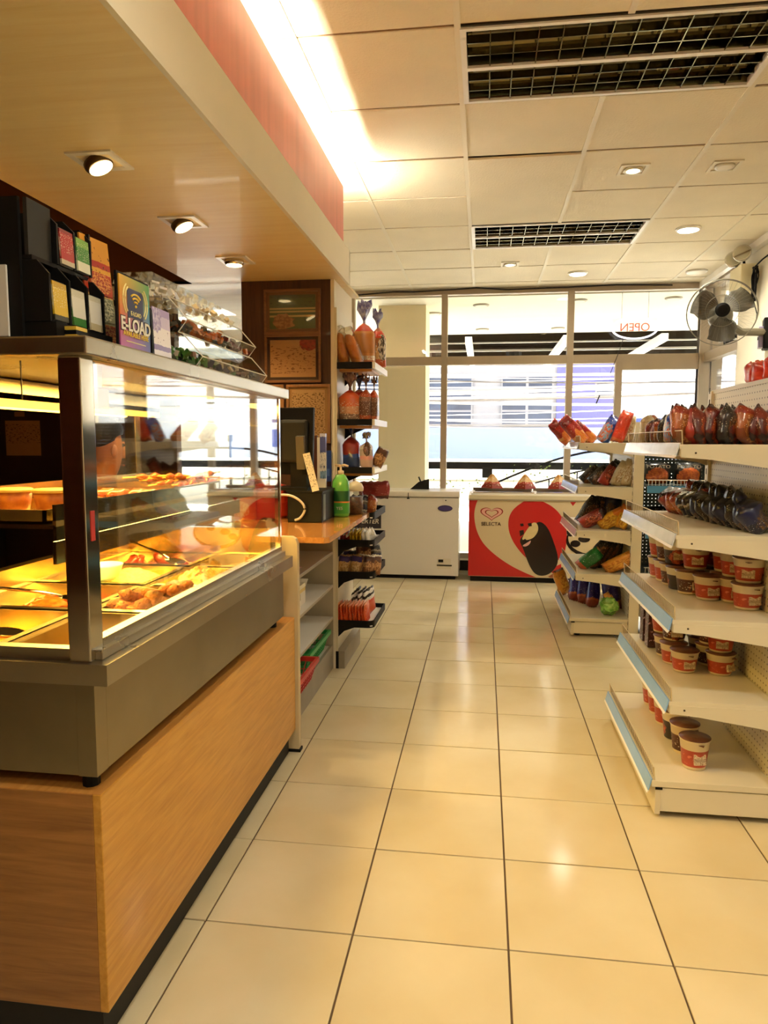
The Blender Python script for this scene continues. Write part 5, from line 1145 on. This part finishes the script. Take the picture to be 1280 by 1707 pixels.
mPeg = pegmat('pegboard', '5A4A34'); mPegT = pegmat('pegboard_open', '2A3634', True)
mWire = mat('wire_cream', 'D8C8A0', .3, .3); mWireB = mat('wire_bronze', '8E7A56', .35, .5)

def gondola(name, lab, loc, rz, L, D, BD, zs, base_z, height, strips, back=True, peg=None, fence=.045):
    """local frame: shelves run along +y from 0 to L, front edge at x=0 (base deck), back panel at x=BD"""
    g = thing(name, lab, 'shelf unit', loc, (0, 0, rz))
    off = BD-D                                             # shelves are set back from the base deck front
    pg = box('back_panel', peg or mPeg, BD, BD+.008, 0, L, .05, height, g)
    if back: box('back_skin', mRack, BD+.02, BD+.028, 0, L, .05, height, g)
    for y in (0, L): 
        u_ = box('upright', mRack, BD-.012, BD+.05, y-.022, y+.022, 0, height-.0, g, bev=.002)
        sl = MB()
        for q in range(int(height/.05)): sl.box(BD-.0135, BD-.0118, y-.004, y+.004, .04+.05*q, .065+.05*q)
        sl.build('slots', mat('slot_dark', '4A3C28', .6), u_, kind='stuff')
    # base
    b_ = box('base_deck', mRack, 0, BD, 0, L, base_z-.022, base_z, g, bev=.002)
    box('kick_plate', mRackEdge, .012, .03, .0, L, .012, base_z-.022, b_, bev=.001); box('end_plate', mRack, .03, BD, .004, .016, .022, base_z-.026, b_); box('end_plate', mRack, .03, BD, L-.016, L-.004, .022, base_z-.026, b_)
    box('end_cap', mBlack, .012, .035, -.002, .004, base_z-.03, base_z-.022, b_)
    for y in (.06, L-.06): MB().tube([(.06, y, 0), (.06, y, .03)], .018, 10).build('levelling_foot', mBlack, g)
    def rail(par, x, z, strip):
        # price rail: tilted strip facing the aisle and slightly up, with its wire fence
        r_ = MB(); r_.prism([(x-.013, z-.040), (x-.002, z+.004), (x+.002, z+.004), (x-.009, z-.040)], .004, L-.004, 'y'); q_ = r_.build('price_rail', strip, par)
        MB().prism([(x-.016, z-.044), (x-.0125, z-.036), (x-.009, z-.036), (x-.012, z-.044)], .002, L-.002, 'y').build('rail_lip', mEdgeW, par)
        w_ = MB(); k = int(L/.017)
        for i in range(k+1):
            y = .006+(L-.012)*i/k; w_.tube([(x+.010, y, z), (x+.006, y, z+fence)], .0009, 3, cap=False)
        w_.build('wire_fence', mWireB, par, kind='stuff')
        w2 = MB()
        for zz in (.004, fence): w2.tube([(x+.0085-.003*(zz > .01), .004, z+zz), (x+.0085-.003*(zz > .01), L-.004, z+zz)], .0018, 5)
        for y in (.006, L-.006): w2.tube([(x+.010, y, z-.01), (x+.006, y, z+fence)], .0022, 5)
        w2.build('fence_wire', mWire, par)
    rail(b_, 0, base_z, strips[0])
    for i, z in enumerate(zs):
        x = off
        s_ = box('shelf', mRack, x, BD-.004, .003, L-.003, z-.016, z, g, bev=.002)
        for y in (.0, L-.006):
            MB().prism([(x+.004, z-.042), (x+.004, z-.014), (BD-.012, z-.014), (BD-.012, z-.095), (BD-.05, z-.080), (x+.10, z-.050)], y, y+.006, 'y').build('bracket', mRack, s_)
        box('fold', mRackEdge, x+.002, x+.014, .006, L-.006, z-.040, z-.016, s_)
        MB().tube([(x+.05, -.0012, z-.028), (x+.05, .0, z-.028)], .0035, 8).build('rivet', mat('slot_dark', '4A3C28', .6), s_)
        rail(s_, x, z, strips[i+1])
    return g
g1 = gondola('shelf_unit', 'near cream gondola with noodle cups and chocolate packs, blue price rails', (.585, 2.45, 0), 0, .885, .355, .40, (.41, .69, .975, 1.272), .13, 1.50, (mBlue, mBlue, mBlue, mBlueW, mBlueW))
g2 = gondola('shelf_unit', 'far cream gondola stacked with snack bags beside the red freezer', (.575, 4.77, 0), 0, .88, .355, .385, (.42, .705, .99, 1.275), .125, 1.30, (mBlue, mBlue, mBlueW, mBlueW, mBlueW))
g3 = gondola('shelf_unit', 'gondola facing the viewer behind the others, with potato chip bags and blue rails', (1.0, 4.86, 0), R(-90), .001, .1, .1, (), .0, .1, (mBlue,)) if False else None
# gondola facing the viewer: turn the local frame so that its front looks toward -y
def rot_unit():
    g = thing('shelf_unit', 'blue railed gondola facing the viewer between the two side gondolas, with potato chip bags', 'shelf unit', (1.06, 4.87, 0))
    L, BD, H = .85, .36, 1.42
    box('back_panel', mPegT, 0, L, BD, BD+.006, .05, H, g)
    for x in (0, L): box('upright', mRack, x-.02, x+.02, BD-.012, BD+.05, 0, H, g)
    b_ = box('base_deck', mRack, 0, L, 0, BD, .105, .125, g); box('kick_plate', mRackEdge, 0, L, .012, .03, .01, .105, b_)
    for z in (.42, .70, 1.0):
        s_ = box('shelf', mat('teal_grey_shelf', '3A4442', .5), .003, L-.003, .02, BD-.004, z-.016, z, g)
        box('price_rail', mat('bright_blue_strip', '4E9AD0', .3, coat=.3), .0, L, .004, .012, z-.05, z-.004, s_)
        w_ = MB()
        for q in range(38): w_.tube([(.01+(L-.02)*q/37, .016, z-.002), (.01+(L-.02)*q/37, .014, z+.034)], .0022, 4)
        w_.tube([(0, .014, z+.034), (L, .014, z+.034)], .0028, 5).build('wire_fence', mEdgeW, s_, kind='stuff')
    return g
g3 = rot_unit()

# ---- cups
mCupLid = mat('brown_foil_lid', '7A4630', .35, col2='5E3424', vscale=14, coat=.3)
def cupmats(k):
    if k == 'red': return pmat('cup_red', ((0, 'DDCBA4'), (.10, 'B5442A'), (.62, 'B5442A'), (.66, 'DECDA8')), None, speck=('DC7A5A', 7, .62, .18, .56), noise=0, rough=.4, coat=.15)
    if k == 'brown': return pmat('cup_brown', ((0, 'DDCBA4'), (.10, '4E261A'), (.60, '5E3020'), (.66, 'DCC9A2')), (.5, .35, .3, 'A8542E', '3A1A12'), speck=('E8D8C0', 9, .62, .2, .55), noise=0, rough=.4, coat=.15)
    return pmat('cup_dark', ((0, '2A2420'), (.5, '3A2A24'), (.66, 'E8DCC4')), (.5, .35, .35, 'C8603A', '8A3A2A'), noise=0, rough=.4, coat=.15)
def cup_proto(k, r, h, lab):
    t = thing('noodle_cup', lab, 'noodle cup')
    b = MB(); b.sm = True; b.lathe([(r*.74, 0), (r*.76, .004), (r*.97, h*.93), (r*1.0, h*.94), (r*1.03, h*.97), (r*1.0, h)], seg=28); b.build('cup', cupmats(k), t)
    b = MB(); b.sm = True; b.lathe([(r*1.02, h-.001), (r*1.03, h+.002), (r*.2, h+.003)], seg=28); b.prism([(-r*.2, -r*1.0), (r*.2, -r*1.0), (.0, -r*1.28)], h-.012, h-.010, 'z'); b.build('foil_lid', mCupLid, t)
    box('label_panel', pmat('cup_label', ((0, 'D8C09A'), (.3, 'B8A080'), (.62, 'D8C09A')), speck=('9A7A5A', 7, .56, .05, .95), noise=.25, nscale=9), -.021, .021, -r*.895-.0004, -r*.895+.008, h*.22, h*.56, t, rot=(R(-12), 0, 0))
    return t
protoS = {}
used = set()
def cup(k, size, x, y, z, rz, lab):
    r, h = ((.054, .088) if size == 's' else (.052, .108))
    if size == 's' and z < .6: r, h = .052, .080
    key = (k, r, h)
    if key not in protoS: t = cup_proto(k, r, h, lab); protoS[key] = t
    else: t = dup(protoS[key], (0, 0, 0), label=lab)
    t.location = (x, y, z); t.rotation_euler = (0, 0, R(rz)); t['label'] = lab
    return t
ordn = ('first', 'second', 'third', 'fourth', 'fifth', 'sixth', 'seventh', 'eighth')
# shelf at z=.69 : left file (aisle side) and right file, two layers
z3_ = .692
lf_ = [(.84, 2.805), (.80, 2.905), (.795, 2.985), (.80, 3.07), (.81, 3.155), (.82, 3.24)]
cup('red', 's', .845, 2.81, z3_, 10, 'single red noodle cup at the front of the bottom layer, cup shelf, aisle file')
for i, (k, x, y) in enumerate((('brown', .805, 2.90), ('dark', .79, 2.985), ('brown', .785, 3.07), ('red', .78, 3.155), ('red', .775, 3.24))):
    cup(k, 's', x, y+.01, z3_, 25+17*i, 'noodle cup, %s from the front in the aisle file, bottom layer, cup shelf' % ordn[i+1])
cup('red', 's', .835, 2.95, z3_+.092, -5, 'red noodle cup at the front of the top layer, aisle file, cup shelf')
for i, (k, x, y) in enumerate((('dark', .79, 3.06), ('brown', .78, 3.15), ('red', .772, 3.24))):
    cup(k, 's', x, y, z3_+.092, 20*i, 'noodle cup, %s from the front in the aisle file, top layer, cup shelf' % ordn[i+1])
for i, (x, y) in enumerate(((.935, 2.665), (.925, 2.78), (.93, 2.89), (.93, 3.0), (.93, 3.11))):
    cup('red' if i != 3 else 'brown', 's', x, y, z3_, 15-13*i, 'noodle cup, %s from the front in the wall file, bottom layer, cup shelf' % ordn[i])
    if i < 4: cup('red', 's', x+.006, y+.015, z3_+.092, -20+9*i, 'red noodle cup, %s from the front in the wall file, top layer, cup shelf' % ordn[i])
# shelf at z=.41
z2_ = .412
cup('red', 's', .77, 2.805, z2_, 12, 'red noodle cup standing alone at the front of the second lowest shelf, lid torn up')
cup('red', 's', .895, 2.79, z2_, 40, 'lower of two stacked noodle cups at the front wall side, second lowest shelf'); cup('red', 's', .897, 2.80, z2_+.084, -10, 'upper of two stacked red noodle cups at the front wall side, second lowest shelf')
for i, (k, y) in enumerate((('red', 2.905), ('brown', 3.01))): cup(k, 's', .755, y, z2_, 30*i, 'noodle cup, %s from the front in the aisle file, second lowest shelf' % ordn[i+1])
cup('brown', 's', .765, 2.945, z2_+.084, 0, 'brown banded noodle cup on top of the aisle file, second lowest shelf')
cup('red', 's', .752, 3.06, z2_+.084, 30, 'red noodle cup behind the brown banded one on top, second lowest shelf')
for i, y in enumerate((2.91, 3.02)): cup('brown', 's', .89, y, z2_, 20+40*i, 'brown noodle cup, %s from the front in the wall file, second lowest shelf' % ordn[i+1]); cup('brown', 's', .892, y, z2_+.084, 50*i, 'upper brown noodle cup, %s from the front, wall file, second lowest shelf' % ordn[i+1])
for i, y in enumerate((3.12, 3.22)): 
    t = thing('snack_box', ('nearer' if i == 0 else 'farther')+' dark red spotted snack box at the back end of the second lowest shelf', 'box', (.735, y+.01, z2_)); box('carton', pmat('spot_box', ((0, '3A1A1A'), (.9, '4A2220')), (.5, .5, .4, '6A3A3A', '2A1014'), speck=('C8A8B0', 6, .62, .05, .95), noise=.1), -.035, .035, -.03, .03, 0, .16, t, bev=.002); box('seal_flap', mat('box_flap', '8A6A5A', .5), -.035, .035, -.031, -.03, .15, .162, t)
# base deck: tall cups in a file
for i, (k, y) in enumerate((('red', 2.585), ('brown', 2.715), ('dark', 2.845), ('red', 2.985), ('red', 3.10), ('red', 3.205))):
    cup(k, 't', .757, y, .131, 10+22*i, '%s noodle cup, %s from the front on the bottom deck' % ({'red': 'red and white tall', 'brown': 'brown printed tall', 'dark': 'dark printed tall'}[k], ordn[i]))
# shelf at z=.975: leaning packs along the back
pk = [('chocred', 'red and cream pack'), ('orangepack', 'orange pack'), ('orangepack', 'second orange pack'), ('silver', 'silver and navy pack'), ('silver', 'second silver and navy pack'), ('navy', 'navy pack with a pale tag'), ('dark', 'dark brown pack'), ('navy', 'second navy pack with a pale tag'), ('navy', 'third navy pack'), ('navy', 'fourth navy pack'), ('dark', 'brown and navy pack'), ('navy', 'fifth navy pack'), ('navy', 'nearest navy pack')]
for i, (k, nm_) in enumerate(pk):
    y = 3.27-.060*i; x = .845+.0075*i
    put(k, x, y, .977, (-30+4*(i % 3), -14, 52+6*(i % 2)), nm_+(', %s from far end, fourth shelf, near gondola' % ordn[i] if i < 8 else ', near half of the fourth shelf, near gondola'), sc_=(.9, 1.0, .62))
for i in range(7): put(('orangepack', 'dark', 'chocred', 'dark', 'navy', 'dark', 'navy')[i], .925, 3.26-.10*i, .977, (-14, 0, 62), '%s pack of the hidden back row on the fourth shelf, near gondola' % ordn[i].capitalize(), sc_=(.8, .8, .80))
# top shelf: near row standing across, and a second file along the front rail
tp = [('orangepack', 'orange and green choc pack'), ('chocred', 'red choc pack'), ('maroon', 'maroon choc pack'), ('maroon', 'second maroon choc pack'), ('dark', 'dark choc pack'), ('maroon', 'third maroon choc pack'), ('orangepack', 'orange choc pack'), ('maroon', 'fourth maroon choc pack'), ('maroon', 'fifth maroon choc pack'), ('maroon', 'last maroon choc pack')]
for i, (k, nm_) in enumerate(tp):
    put(k, .662+.034*i, 2.57+.01*(i % 2), 1.273, ((-8, 2, -14)[i % 3], 20+5*(i % 2), 44+7*(i % 3)), nm_+' in the near row on the top shelf, near gondola', sc_=(.95, .8, .72))
for i in range(8): put(('maroon', 'chocred', 'dark', 'maroon', 'orangepack', 'maroon', 'dark', 'maroon')[i], .70+.034*i, 2.74, 1.273, (-10, 16, 50), '%s pack of the second row on the top shelf, near gondola' % ordn[i].capitalize(), sc_=(1.1, .66, .74))
fl = [('blue', 'blue snack pack beside the near row', 2.76, .655, .72), ('cream', 'pale pack behind the blue one', 2.83, .662, .72), ('dark', 'dark pack with a brown tail', 2.92, .66, .66), ('orangepack', 'orange pack lying flat', 2.99, .66, .55), ('maroon', 'maroon pack with spiky top', 3.07, .665, .62), ('maroon', 'second maroon pack with spiky top', 3.13, .66, .58), ('cream', 'cream pack at the far end', 3.21, .66, .72), ('yellow', 'yellow pack at the far end corner', 3.27, .69, .74)]
for k, nm_, y, x, s_ in fl: put(k, x+.02, y, 1.273, (8, 0, 68), nm_+', front rail of the top shelf, near gondola', sc_=(s_, s_, s_*.93))
# red plastic bags on top of the back panel
t = thing('top_ledge', 'cream ledge capping the back panel of the near gondola', 'ledge', (.985, 2.45, 1.5)); box('ledge', mRack, -.005, .18, 0, .885, -.012, .004, t)
for i, (y, rz) in enumerate(((3.08, 10), (2.99, 40), (2.88, -20), (2.78, 15), (2.66, 0))): put('redbag', 1.055+.01*(i % 2), y, 1.505, (0, -12+8*i, 80+rz), 'crumpled red packet, %s from the far end on top of the near gondola panel' % ordn[i], 'packet', sc_=(1.0, .9, .75))

# ---- far gondola
yb = 4.83
t2 = 1.277
put('red', .60, 5.30, t2, (0, -44, 25), 'dark red chip bag tipped far left on the top shelf of the far gondola', sc_=(.56, 1.1, .95)); put('red', .68, 5.05, t2, (0, -44, 12), 'red chip bag with orange picture tipped left on the top shelf of the far gondola', sc_=(.62, 1.2, 1.05)); put('red', .755, 5.12, t2, (0, -50, 10), 'second red chip bag behind it on the top shelf of the far gondola', sc_=(.6, 1.1, .9))
put('blue', .775, 5.0, t2, (0, 32, 5), 'bright blue chip bag leaning right on the top shelf of the far gondola', sc_=(.64, 1.2, .92)); put('orangered', .865, 4.95, t2, (0, 20, -15), 'tall orange red chip bag at the column end of the top shelf, far gondola', sc_=(.56, 1.2, 1.0)); put('cream', .935, 5.0, t2, (0, 8, 0), 'pale bag beside the orange red one on the top shelf, far gondola', sc_=(.6, .8, .82))
z4 = .992
put('dark', .70, 5.25, z4, (30, 40, 20), 'black bag lying tilted at the aisle end of the fourth shelf, far gondola', sc_=(.8, 1, .72)); put('dark', .735, 5.1, z4, (10, 48, 10), 'black and gold bag slumped on the fourth shelf, far gondola', sc_=(.75, 1, .72)); put('chocred', .79, 5.0, z4, (0, 36, 10), 'black and red bag leaning on the fourth shelf, far gondola', sc_=(.6, 1, .8)); put('dark', .83, 5.1, z4, (0, 32, 10), 'second black and red bag leaning on the fourth shelf, far gondola', sc_=(.6, 1, .85))
put('cream', .86, 4.93, z4, (0, 26, -5), 'cream bag with paper look in the fourth shelf, far gondola', sc_=(.58, 1, .8)); put('cream', .925, 4.91, z4, (0, 14, -8), 'second cream bag next to the post on the fourth shelf, far gondola', sc_=(.55, 1, .84))
z3g = .707
put('dark', .685, 5.2, z3g, (10, 30, 15), 'black bag at the back left of the third shelf, far gondola', sc_=(.8, 1.1, 1.0)); put('dark', .78, 5.22, z3g, (0, 22, 0), 'black bag with brown picture at the back of the third shelf, far gondola', sc_=(.9, 1.1, 1.0)); put('navy', .885, 5.2, z3g, (0, 5, 0), 'dark navy bag at the back right of the third shelf, far gondola', sc_=(.9, 1.1, 1.02))
put('chocred', .655, 4.98, z3g+.015, (30, 56, 10), 'shiny red bag lying tilted at the front of the third shelf, far gondola', sc_=(.66, 1, .92)); put('yellow', .765, 4.93, z3g+.01, (20, 54, 8), 'golden chip bag lying tilted at the front of the third shelf, far gondola', sc_=(.68, 1.2, .95)); put('yellow', .895, 4.88, z3g, (0, 18, -10), 'upright golden chip bag by the post on the third shelf, far gondola', sc_=(.55, 1.1, .78))
z2g = .422
put('green', .655, 4.98, z2g+.01, (20, 46, 12), 'green bag with orange ends on the second shelf, far gondola', sc_=(.62, 1, .84)); 
for i, (x, y) in enumerate(((.715, 5.0), (.765, 5.04), (.82, 5.08), (.87, 5.12))): put('dark', x, y, z2g, (6, 34-4*i, 10), 'black crinkled bag, %s from the aisle on the second shelf, far gondola' % ordn[i], sc_=(.7, 1, 1.1))
put('orangechip', .80, 4.87, z2g+.012, (18, 58, 4), 'orange chip bag lying tilted in front of the black bags, second shelf, far gondola', sc_=(.62, 1.2, 1.1))
zb = .127
put('orangechip', .63, 5.5, zb, (0, -20, 30), 'orange bag at the far aisle corner of the bottom deck, far gondola', sc_=(.7, .9, 1.0))
for i, (x, y) in enumerate(((.665, 5.24), (.715, 5.16), (.765, 5.06))): put('violet', x, y+.04, zb, (-16, 14, 20), 'violet and orange bag, %s from the far end on the bottom deck, far gondola' % ordn[i], sc_=(.58, 1.1, .95))
put('violet', .90, 5.06, zb, (0, -6, -10), 'large violet bag standing by the post on the bottom deck, far gondola', sc_=(.8, 1.2, 1.05))
t = thing('green_bag', 'crinkled bright green bag gathered at the front of the bottom deck, far gondola', 'snack bag', (.845, 4.87, zb))
b = MB(); b.sm = True; b.ball((0, 0, .062), .062, 32, 22, (1, .9, .98)); b.jitter(.020, 4, 24); b.jitter(.010, 6, 75); b.build('bag', mat('green_foil', '5FA83A', .22, col2='A8D86A', vscale=34, coat=.6), t)
b = MB(); b.sm = True; b.ball((-.01, .0, .13), .03, 12, 8, (1, .8, .8)); b.jitter(.014, 9, 50); b.build('orange_top', mat('orange_foil', 'B87A2E', .3, col2='D8A850', vscale=40), t)
# chips on the gondola facing the viewer
for i in range(4):
    o = put('potato', 1.155+.195*i, 5.03, 1.001, (-8, 0, 0), 'black potato chip bag with orange picture, %s from the cream post' % ordn[i], 'chip bag', sc_=(.92, 1, .60))
    text('bag_lettering', 'POTATO', .052, mat('bag_print_pale', 'B8B0A0', .5), o, (0, -.047, .185), (R(84), 0, 0), .0008, sx=.8); 
for i in range(3): put('dark', 1.16+.2*i, 5.05, .701, (-8, 0, 0), 'dark snack bag, %s from the cream post on the middle shelf facing the viewer' % ordn[i], sc_=(1.3, 1, .8))
t = put('violet', 1.13, 4.98, .421, (70, 0, 20), 'violet and white packet lying flat on the low shelf facing the viewer', sc_=(.7, .7, .5))
for i in range(2): put('navy', 1.30+.2*i, 5.05, .421, (-8, 0, 0), 'dark navy bag, %s one on the low shelf facing the viewer' % ('left', 'right')[i], sc_=(1.2, 1, .9))

# ================================================================== FAN, EMERGENCY LIGHT, CABLES on the right wall
FXc, FYc, FZc = 1.585, 5.25, 2.16
t = thing('wall_fan', 'wall fan with grey blades behind a clear wire guard, on the right wall', 'fan', (FXc, FYc, FZc), (R(-3), 0, R(-14)))
mGrey = mat('smoky_blade', '4A463C', .2, coat=.5, alpha=.72); mFrame = mat('fan_grey', '77705E', .35)
R_ = .222
for yy, rr in ((-.0, R_), (.012, R_*.99), (-.05, .105)):
    MB().tube([(rr*math.cos(2*math.pi*q/48), yy, rr*math.sin(2*math.pi*q/48)) for q in range(49)], .0032 if rr > .2 else .0016, 6, cap=False).build('guard_ring', mFrame, t)
g_ = MB(); 
for q in range(44):
    a = 2*math.pi*q/44; c_, s_ = math.cos(a), math.sin(a)
    g_.tube([(.045*c_, -.068, .045*s_), (.13*c_, -.055, .13*s_), (R_*c_, 0, R_*s_)], .00035, 3, cap=False)
    g_.tube([(.06*c_, .09, .06*s_), (.15*c_, .07, .15*s_), (R_*c_, .012, R_*s_)], .00035, 3, cap=False)
g_.build('guard_wires', mFrame, t, kind='stuff')
b = MB(); b.lathe([(.047, 0), (.047, .01), (.03, .016)], seg=28); o = b.build('centre_cap', mBlack, t); o.rotation_euler = (R(90), 0, 0); o.location = (0, -.066, 0)
for k in range(3):
    b = MB(); b.sm = True; n_ = 8; rows = []
    for j in range(7):
        rad = .03+.170*j/6; wd = .05+.115*math.sin(math.pi*min(.93, (j+1)/6.6))**.6
        rows.append([b.bm.verts.new((rad*math.cos(wd/.1*(i/n_-.3)*.95), -.03+.05*(i/n_), rad*math.sin(wd/.1*(i/n_-.3)*.95))) for i in range(n_+1)])
    for A, B_ in zip(rows, rows[1:]):
        for i in range(n_): b.bm.faces.new((A[i], A[i+1], B_[i+1], B_[i])).smooth = True
    o = b.build('blade', mGrey, t); o.rotation_euler = (0, R(120*k-20), 0)
    md = o.modifiers.new('thick', 'SOLIDIFY'); md.thickness = .003
MB().tube([(0, -.03, 0), (0, .10, 0)], .018, 12).build('hub', mFrame, t)
b = MB(); b.sm = True; b.lathe([(.05, 0), (.078, .02), (.08, .10), (.055, .14), (.01, .15)], seg=24); o = b.build('motor', mFrame, t); o.rotation_euler = (R(-90), 0, 0); o.location = (0, .09, 0)
MB().tube([(.03, .18, -.03), (.14, .26, -.09), (.30, .36, -.08), (.36, .40, -.06)], .028, 10).build('arm', mat('fan_bracket', '6E6652', .4), t)
box('wall_block', mBlack, .29, .46, .33, .44, -.20, .02, t, bev=.01); box('switch_panel', mat('violet_grey', '8E84A0', .3), .262, .292, .34, .42, -.19, -.04, t, bev=.006); MB().tube([(.258, .38, -.12), (.262, .38, -.12)], .012, 10).build('knob', mBlack, t)
t = thing('fan_cord', 'black cord coiled and hung on the wall behind the fan', 'cord', (1.955, 5.75, 2.52))
cb_ = MB()
for q in range(5): cb_.tube(chaik([(.012*math.sin(q), .0+.012*q-.02, .05), (.03*math.sin(2*q), -.03+.02*q, -.02), (-.012, -.03+.012*q, -.14), (.02*math.cos(q), .02, -.22), (.0, .015*q-.03, -.10), (.01*math.cos(q), -.02+.01*q, .05)]), .005, 5)
cb_.tube([(0, 0, .05), (.02, -.07, .08), (.04, -.16, .10)], .006, 5).tube([(0, .0, -.2), (.01, -.05, -.30), (-.05, -.22, -.36)], .004, 5).build('cord', mBlack, t)
t = thing('emergency_light', 'cream twin head emergency light high on the right wall', 'lamp', (1.93, 5.95, 2.48))
box('case', mat('ivory_plastic', 'E6DAB0', .4), -.05, .065, -.13, .13, -.10, .13, t, bev=.01)
for s_ in (-1, 1):
    b = MB(); b.sm = True; b.lathe([(.03, 0), (.06, .03), (.066, .055), (.06, .06)], seg=20); o = b.build('lamp_head', mChrome, t); o.location = (-.03, s_*.09, .19); o.rotation_euler = (R(75), 0, R(-25))
    b = MB(); b.lathe([(.056, .058), (.05, .062)], seg=20); b.build('lens', mAcryl, o); MB().tube([(-.01, s_*.07, .12), (-.02, s_*.08, .18)], .01, 8).build('neck', mBlack, t)
t = thing('conduit', 'dark cord running down from the ceiling at the right edge', 'cord', (1.985, 5.52, 2.40)); MB().tube([(0, 0, .35), (0, .02, .2), (-.004, .015, .1), (0, -.03, .06)], .006, 6).build('cord', mBlack, t)
# thermal: dark cable along the window head
t = thing('ceiling_cable', 'thin dark cable sagging along the window head under the ceiling', 'cable', (0, 7.10, CEIL-.02))
MB().tube([(-1.3, 0, -.03), (-.9, 0, -.005), (-.7, 0, -.01), (-.35, 0, .0), (-.1, 0, .012), (.2, 0, -.012), (.8, 0, -.004), (1.2, 0, .006), (1.7, 0, -.01)], .007, 5).build('cable', mDark, t)
